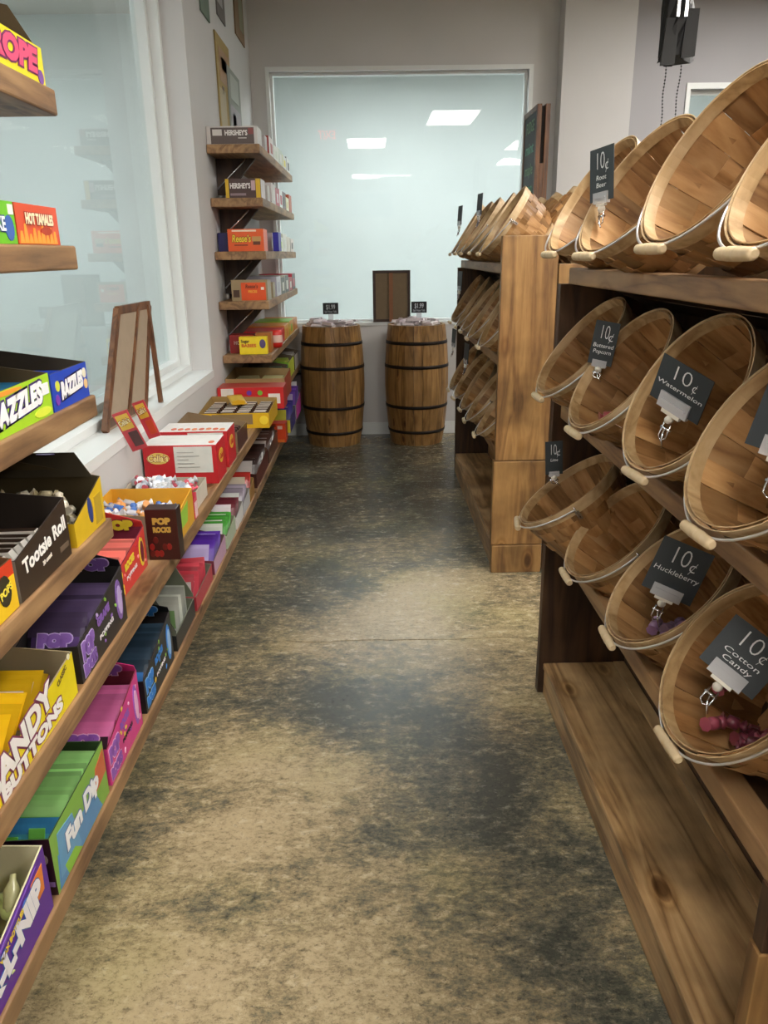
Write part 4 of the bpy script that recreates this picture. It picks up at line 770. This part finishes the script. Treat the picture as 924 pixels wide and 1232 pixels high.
# base box: top plank, front plank, rear strip
b = B(); b.box(.562, .800, ya, 2.318, .096, .118); part('base_plank', b, W_BASE, u, bevel=.003)
b = B(); b.box(.8003, .8395, ya, 2.318, .094, .120); part('base_plank', b, W_BASE, u, bevel=.003)
b = B(); b.box(.566, .590, ya, 2.316, .001, .0955); part('base_front', b, W_BASE, u, bevel=.003)
b = B(); b.box(.562, .838, .872, .905, .119, .445); part('side_board', b, W_POST, u, bevel=.002); b = B(); b.box(.566, .838, .874, .903, .446, .56); part('side_board', b, W_DARK, u, bevel=.002)

v = thing('basket_shelving', 'far stained wooden shelving unit whose broad end board faces the viewer', 'shelving unit', (.81, 4.3, 0))
MF = 2*.79; ya2, yb2 = 3.43, 5.15
for z in (1.405, 1.0, .575): lip_shelf(v, ya2, yb2, z); lip_shelf(v, ya2, yb2, z, mirror=MF)
b = B(); b.box(.547, .786, 3.39, 3.428, .548, 1.515); part('end_board', b, W_POST, v, bevel=.003)
b = B(); b.box(.540, .781, 3.385, 3.428, .14, .545); part('end_board', b, W_POST, v, bevel=.003)
b = B(); b.box(.543, .778, 3.375, 3.428, .001, .138); part('end_board', b, W_POST, v, bevel=.003)
b = B(); b.box(.79, MF-.547, 3.39, 3.428, .001, 1.40); part('end_board', b, W_POST, v, bevel=.003)
b = B(); b.box(.552, .85, 5.151, 5.187, .001, 1.36); part('side_board', b, W_DARK, v, bevel=.002); b = B(); b.box(.853, MF-.552, 5.151, 5.187, .001, 1.36); part('side_board', b, W_DARK, v)
b = B(); b.box(.78, .80, 3.43, 5.15, .14, 1.36); part('back_board', b, W_POST, v)
b = B(); b.box(.555, .775, 3.43, 5.15, .115, .138); part('base_plank', b, W_BASE, v, bevel=.003); b = B(); b.box(.553, .576, 3.43, 5.15, .001, .1145); part('base_front', b, W_BASE, v, bevel=.003)

# ---------------------------------------------------------------- baskets
NS = 20; RT, RB, HB = .160, .118, .19
def mk_stave(inner):
    b = B(); a = 2*PI/NS*.495; off = -.0012 if inner else .0012
    rings = []
    for i in range(5):
        f = i/4; r = RB+(RT-RB)*f+.004*math.sin(PI*f)+off; z = HB*f; q = []
        for (aa, rr) in ((-a, r), (0, r+.0006), (a, r), (a, r-.0016), (-a, r-.0016)): q.append((rr*math.cos(aa), rr*math.sin(aa), z))
        rings.append(q)
    for i in range(4):
        for j in range(5):
            l = (j+1) % 5; b.quad([rings[i][j], rings[i][l], rings[i+1][l], rings[i+1][j]], 0, j in (0, 1))
    b.quad(rings[0][::-1]); b.quad(rings[-1]); return b.mesh('stave', W_STAVE)
M_STAVE = [mk_stave(0), mk_stave(1)]
def mk_weaver(z0, hh, ph):
    b = B(); n = NS*4; f = (z0+hh/2)/HB; r = RB+(RT-RB)*f+.004*math.sin(PI*f); dr = (RT-RB)/HB*hh
    def P(k, top, out): 
        a = 2*PI*k/n; rr = r+(dr/2 if top else -dr/2)+.0048*math.cos(NS/2*a+ph)+(.0012 if out else 0); return (rr*math.cos(a), rr*math.sin(a), z0+(hh if top else 0))
    for k in range(n):
        l = (k+1) % n
        b.quad([P(k, 0, 1), P(l, 0, 1), P(l, 1, 1), P(k, 1, 1)], 0, True); b.quad([P(l, 0, 0), P(k, 0, 0), P(k, 1, 0), P(l, 1, 0)], 0, True)
        b.quad([P(k, 1, 1), P(l, 1, 1), P(l, 1, 0), P(k, 1, 0)]); b.quad([P(l, 0, 1), P(k, 0, 1), P(k, 0, 0), P(l, 0, 0)])
    return b.mesh('weaver', W_STAVE)
M_WEAVE = [mk_weaver(.022, .032, 0), mk_weaver(.068, .032, PI), mk_weaver(.114, .030, 0)]
W_INNER = wood('wood_inner_rim', ('#95754c', '#b59568', '#c8aa80'), 'X', .5, knots=False, mottle=.3)
def ring_mesh(z0, z1, r0, r1, th, m, name, n=48):
    b = B(); b.lathe([(r0, z0), (r1, z1), (r1+th, z1), (r0+th, z0), (r0, z0)], n, cap=False)
    me = b.mesh(name, m)
    for p in me.polygons: p.use_smooth = False
    return me
sl = (RT-RB)/HB
M_RIMO = ring_mesh(HB-.028, HB+.003, RT+.0022-sl*.028, RT+.0022, .0018, W_HOOP, 'rim_hoop'); M_RIMI = ring_mesh(HB-.019, HB+.003, RT-.0046-sl*.019, RT-.0046, .0018, W_INNER, 'rim_hoop')
M_BASER = ring_mesh(-.003, .014, RB+.0025, RB+.0045, .003, W_HOOP, 'base_hoop')
M_SPL = []
for k in range(6):
    c = (k-2.5)*.0385; half = math.sqrt(max(0, RB**2-(abs(c)+.017)**2))
    if half < .02: half = .045
    for ax in (0, 1):
        b = B(); z = .001 if ax else .0038; wv = .0175
        if ax: b.box(c-wv, c+wv, -half, half, z, z+.0016)
        else: b.box(-half, half, c-wv, c+wv, z, z+.0016)
        M_SPL.append(b.mesh('base_splint', W_STAVE))
# bail: from ears at +-y swinging under the low rim (+x), with turned grip in the middle
def mk_bail(drop, full=1.0):
    b = B(); R_ = RT+.008; pts = []
    for k in range(33):
        a = -PI/2+PI*k/32; x = R_*math.cos(a)*full; y = (RT+.006)*math.sin(a); pts.append((x+.005*max(0, math.cos(a)), y, HB-.012+drop*math.cos(a)))
    b.tube(pts, .0024, 6)
    return b.mesh('bail_wire', WIRE)
M_BAIL = {}
def mk_grip():
    b = B(); L_ = .095; pr = []
    for i in range(23):
        f = i/22; r = .0085+.0022*math.sin(PI*f)-(.0018 if abs(f-.5) < .03 else 0)-(.0012 if abs(f-.28) < .02 or abs(f-.72) < .02 else 0)
        if i in (0, 22): r = .0065
        pr.append((0, -L_/2+L_*f, 0)); 
    rs = [.0052]+[(.0084+.0018*math.sin(PI*i/22)-(.0024 if i == 11 else 0)-(.001 if i in (6, 16) else 0)) for i in range(1, 22)]+[.0052]
    b.tube(pr, rs, 12); return b.mesh('grip', W_GRIP)
M_GRIP = mk_grip()
b = B(); b.tube([(0, 0, -.03), (0, .004, -.01), (0, .006, 0), (0, .004, .006), (0, 0, .004)], .0022, 6); b.box(-.006, .006, -.001, .0015, -.034, -.008); M_EAR = b.mesh('ear', CHROME)
EAR_P = [Matrix.Translation((0, RT+.005, HB-.01)), Matrix.Rotation(PI, 4, 'Z') @ Matrix.Translation((0, RT+.005, HB-.01))]
def basket(cx_, cy_, cz_, tau, yaw, label, group, mirror=False, bail=.03, full=1.0, handle=True):
    """(cx,cy,cz) rim centre; tau tilt of the opening from vertical; towards -x (or +x mirrored)"""
    tau = math.radians(tau); yaw = math.radians(yaw); sg = 1 if mirror else -1
    n = Vector((sg*math.sin(tau)*math.cos(yaw), math.sin(tau)*math.sin(yaw), math.cos(tau)))
    h = Vector((n.x, n.y, 0)).normalized(); l = (h*math.cos(tau)-Vector((0, 0, math.sin(tau)))).normalized(); yv = n.cross(l)
    M = Matrix((l, yv, n)).transposed().to_4x4(); M.translation = Vector((cx_, cy_, cz_))-n*HB
    t = thing('basket', label, 'basket', (0, 0, 0), group); t.matrix_world = M
    a0 = random.random()*6
    for k in range(NS):
        o = link('stave', M_STAVE[k % 2], t); o.rotation_euler.z = 2*PI*k/NS
    for me in M_WEAVE: link('weaver', me, t)
    for me in M_SPL: link('base_splint', me, t)
    link('rim_hoop', M_RIMO, t); link('rim_hoop', M_RIMI, t); link('base_hoop', M_BASER, t)
    for E in EAR_P: o = link('ear', M_EAR, t); o.matrix_local = E
    if (bail, full) not in M_BAIL: M_BAIL[(bail, full)] = mk_bail(bail, full)
    w_ = link('bail_wire', M_BAIL[(bail, full)], t); g = link('grip', M_GRIP, w_); g.location = ((RT+.008)*full+.009, 0, HB-.012+bail)
    t['rim'] = 1; return t, M
ordw = ['first', 'second', 'third', 'fourth', 'fifth', 'sixth', 'seventh']
near = {'top': [(.568, 2.125, 1.585, 57, -6), (.564, 1.765, 1.580, 56, -10), (.575, 1.405, 1.60, 60, -8), (.58, 1.055, 1.585, 56, -4), (.58, .70, 1.585, 56, 0)],
        'middle': [(.565, 2.13, 1.205, 50, -2), (.568, 1.785, 1.19, 54, -4), (.582, 1.43, 1.195, 60, -7), (.575, 1.08, 1.195, 56, -3), (.575, .73, 1.19, 56, 0)],
        'lowest': [(.56, 2.15, .79, 37, 8), (.615, 1.86, .77, 46, 0), (.612, 1.475, .79, 46, 2), (.595, 1.125, .79, 54, -2)]}
extra = {('top', 2): 'with its wire handle swung up', ('lowest', 0): 'lying nearly level', ('lowest', 2): 'holding purple wrapped candies', ('lowest', 3): 'holding dark pink wrapped candies', ('middle', 1): 'holding a few pink candies'}
BK = {}
for row, lst in near.items():
    for i, (x, y, z, ta, yw) in enumerate(lst):
        lab = '%s basket from far end, %s row of near shelving' % (ordw[i], row)
        if (row, i) in extra: lab += ', '+extra[(row, i)]
        BK[(row, i)] = basket(x, y, z, ta, yw, lab, 'baskets facing the aisle on the nearer shelving', bail=.022 if row == 'top' else .006)
for i, y in enumerate((2.1, 1.74, 1.38, 1.02)):
    basket(MR-.575, y, 1.585, 56, 0, '%s basket from the far end on the back side of the near shelving' % ordw[i], 'baskets on the far side of the nearer shelving', mirror=True)
for row, z in (('top', 1.585), ('middle', 1.18), ('lowest', .755)):
    for i in range(5):
        basket(.585+random.uniform(-.006, .006), 3.62+i*.335, z, 56+random.uniform(-3, 3), random.uniform(-5, 5), '%s splint basket behind the end board, %s row of the far shelving' % (ordw[i], row), 'baskets facing the aisle on the far shelving', bail=.02)
for i in range(3):
    basket(MF-.60, 3.62+i*.345, 1.585, 54, 0, '%s basket facing away on the back side of the far shelving' % ordw[i], 'baskets on the far side of the far shelving', mirror=True)

# candies in the baskets
def fill(key, cols, label, n, r=.085, L_=.04, spread=.6):
    t, M = BK[key]; ms = [twist_mesh(c, L_, .0125) for c in cols]
    for k in range(n):
        a = random.uniform(-1.1, 1.1)*spread*1.6; d = random.uniform(.0, 1)
        z = random.uniform(.03, .13); rr = (RB+sl*z-.022)*random.uniform(.72, 1.0)
        p = M @ Vector((rr*math.cos(a), rr*math.sin(a), z)); o = link('wrapped_candy', random.choice(ms)); tag(o, label, 'candy', label)
        o.location = p; o.rotation_euler = (random.uniform(0, 6), random.uniform(-.4, .4), random.uniform(0, PI))
fill(('lowest', 2), ['#8f6f93', '#a98aab', '#7d5f86', '#c9a6b8'], 'purple wrapped candy lying in the third basket of the lowest row', 20)
fill(('lowest', 3), ['#7a3446', '#944456'], 'dark pink wrapped candy lying in the fourth basket of the lowest row', 14)
fill(('middle', 1), ['#d8a0a0', '#c05a5e', '#e8d0c8'], 'pink wrapped candy lying in the second basket of the middle row', 7, spread=.5)
fill(('lowest', 0), ['#9aa88a', '#7a8c78'], 'grey-green wrapped candy lying in the level basket of the lowest row', 9)

# ---------------------------------------------------------------- price cards on clips
def price_sign(tl, tr, bl, txt, label, clamp=None, big=.6, blank=False):
    """tl, tr, bl: world corners of the card"""
    tl, tr, bl = Vector(tl), Vector(tr), Vector(bl); uu = tr-tl; wd = uu.length; uu.normalize(); vv = tl-bl; vv = vv-uu*vv.dot(uu); hh = vv.length; vv.normalize(); nn = uu.cross(vv)
    c = (tl+tr+bl+(bl+tr-tl))/4; bot = c-vv*hh/2
    t = thing('price_sign', label, 'price sign', bot); M = Matrix((uu, vv, nn)).transposed().to_4x4(); M.translation = bot; t.matrix_world = M
    b = B(); b.box(-wd/2, wd/2, 0, hh, -.001, .001); lpart('card', b, mat('#2b3236', .55), t)
    if not blank:
        letters('10', hh*.46, '#d9dcdc', t, (-wd*.05, hh*.74, .001), (1, 0, 0), (0, 1, 0), bold=-.0008, width=wd*.32, lift=.0002); letters('\u00a2', hh*.3, '#d9dcdc', t, (wd*.24, hh*.66, .001), (1, 0, 0), (0, 1, 0), bold=-.0003, lift=.0002)
        ln = txt.split('\n')
        for i, s in enumerate(ln): letters(s, hh*.13, '#d9dcdc', t, (0, hh*(.44-.14*i), .001), (1, 0, 0), (0, 1, 0), width=wd*min(.9, .105*len(s)), bold=0, shear=.1, lift=.0002)
    s = wd/.12; b = B(); b.box(-.036*s, .036*s, -.006, .024*s, -.004, .005); b.box(-.028*s, .028*s, .0075*s, .012*s, .005, .008); lpart('clip_jaw', b, CLEAR, t)
    b = B(); b.box(-.022*s, .022*s, -.014*s, -.006, -.003, .004); b.lathe([(.0001, -.009), (.007, -.006), (.009, 0), (.007, .006), (.0001, .009)], 10, c=(0, -.022*s, 0)); lpart('swivel', b, mat('#d9d4c8', .35), t)
    b = B(); y0 = -.03*s; b.tube([(-.008, y0, 0), (-.009, y0-.03*s, .002), (.0, y0-.036*s, .004), (.009, y0-.03*s, .002), (.008, y0, 0)], .0018, 6); b.tube([(0, y0-.012*s, .004), (.006, y0-.03*s, .01), (.016, y0-.045*s, .012)], .0018, 6); b.tube([(-.012, y0-.012*s, 0), (.012, y0-.012*s, 0)], .003, 6); lpart('wire_clamp', b, CHROME, t)
    return t
CARDS_HERE = 1
price_sign((.510, 1.935, 1.668), (.537, 1.845, 1.674), (.514, 1.935, 1.555), 'Root\nBeer', 'small black ten cent card leaning over the second basket of the top row')
price_sign((.541, 1.93, 1.292), (.592, 1.90, 1.283), (.543, 1.93, 1.185), 'Buttered\nPopcorn', 'small black ten cent card over the second basket of the middle row')
price_sign((.54, 1.47, 1.272), (.597, 1.37, 1.232), (.545, 1.47, 1.178), 'Watermelon', 'large black ten cent card over the third basket of the middle row')
price_sign((.545, 1.06, 1.303), (.625, .985, 1.28), (.535, 1.06, 1.185), 'Banana', 'black ten cent card at the right edge over the fourth basket of the middle row')
price_sign((.505, 2.14, .935), (.555, 2.14, .938), (.475, 2.14, .835), 'Lime', 'narrow black ten cent card on the level basket of the lowest row')
price_sign((.60, 1.50, .886), (.69, 1.455, .855), (.568, 1.50, .77), 'Huckleberry', 'black ten cent card over the purple candies in the third basket of the lowest row')
price_sign((.61, 1.17, .862), (.675, 1.10, .82), (.55, 1.17, .785), 'Cotton\nCandy', 'black ten cent card over the dark pink candies in the lowest row')
for k, (x, y, z) in enumerate(((.50, 4.66, 1.60), (.545, 4.17, 1.63), (.50, 4.6, 1.25), (.48, 4.7, .92), (.485, 4.1, .90))):
    price_sign((x, y+.03, z+.1), (x+.012, y-.07, z+.1), (x-.006, y+.03, z), '', ['dark price card above the far end of the top row of far baskets', 'dark price card over the middle of the top row of far baskets', 'dark price card over the middle row of far baskets', 'dark price card over far end of lowest row of far baskets', 'dark price card over the near part of the lowest row of far baskets'][k], blank=True)

# ---------------------------------------------------------------- chalkboard, hoist
t = thing('chalkboard', 'wood framed chalkboard with green writing standing behind the far baskets', 'chalkboard', (1.02, 5.0, 1.41))
for x0, nm in ((.985, 'frame'), (1.035, 'frame')):
    for q in ((5.0, 5.03, 1.415, 2.27), (5.39, 5.42, 1.415, 2.27), (5.03, 5.39, 2.24, 2.27), (5.03, 5.39, 1.415, 1.445)):
        b = B(); b.box(x0, x0+.028, *q); part('frame_rail', b, W_FRAME, t, bevel=.002)
b = B(); b.box(.99, .996, 5.03, 5.39, 1.445, 2.24); part('slate', b, mat('#2e3634', .6), t)
b = B(); b.box(1.0132, 1.0348, 5.022, 5.40, 1.415, 2.262); part('inner_panel', b, mat('#1c120c', .8), t)  # dark filler standing in for the shade inside the slit between the frames
b = B(); b.box(1.0135, 1.0345, 5.0, 5.02, 1.415, 1.95); part('hinge_block', b, W_FRAME, t)
for i, (s, z) in enumerate((('FUDGE', 2.17), ('mint', 2.05), ('maple', 1.93), ('pecan', 1.82), ('rocky', 1.71))):
    letters(s, .09, '#5fae86' if i % 2 else '#6f9a68', t, W2L(t, (.9895, 5.21, z)), (0, -1, 0), (0, 0, 1), width=.24)
t = thing('chain_hoist', 'black bagged chain hoist hanging from the ceiling with two loose chains', 'hoist', (1.585, 4.5, 2.37))
b = B(); prof = [(3.199, .06, 0), (3.0, .062, .0), (2.85, .075, .004), (2.72, .07, -.004), (2.62, .085, .006), (2.55, .09, .0), (2.47, .086, -.004), (2.38, .095, -.008)]
n = 14; rings = []
for i, (z, r, dx) in enumerate(prof):
    q = []
    for k in range(n):
        a = 2*PI*k/n; rr = r*(1+.22*math.cos(3*a+i)+.12*math.sin(5*a+2*i)); q.append((1.585+dx+rr*math.cos(a)*.9, 4.5+rr*math.sin(a)*.6, z+(.02*math.sin(3*a) if i == len(prof)-1 else 0)))
    rings.append(q)
for i in range(len(rings)-1):
    for k in range(n): l = (k+1) % n; b.quad([rings[i][l], rings[i][k], rings[i+1][k], rings[i+1][l]])
b.quad(rings[-1]); part('bag', b, mat('#0c0c0e', .55), t)
for q in ((1.50, 1.565, 2.35, 2.56), (1.60, 1.665, 2.385, 2.60)):
    b = B(); b.hexa([(q[0]-.006, 4.43, q[2]-.006), (q[1], 4.43, q[2]), (q[1], 4.445, q[2]), (q[0]-.006, 4.445, q[2]-.006)], [(q[0]+.012, 4.445, q[3]), (q[1]+.008, 4.445, q[3]), (q[1]+.008, 4.46, q[3]), (q[0]+.012, 4.46, q[3])]); part('flap', b, mat('#0c0c0e', .5), t)
for x in (1.56, 1.60): b = B(); b.box(x-.008, x+.008, 4.43, 4.445, 2.56, 2.64); part('buckle', b, CHROME, t)
for x0, x1 in ((1.545, 1.55), (1.625, 1.60)):
    b = B()
    for k in range(48):
        z = 2.37-.016*k; x = x0+(x1-x0)*k/48+.003*math.sin(k*.5)
        b.lathe([(.001, -.0045), (.0045, -.002), (.0045, .002), (.001, .0045)], 6, c=(x, 4.5, z)); b.tube([(x, 4.5, z-.004), (x, 4.5, z-.012)], .0012, 4, cap=False)
    part('chain', b, mat('#4a4a4c', .4, .8), t)
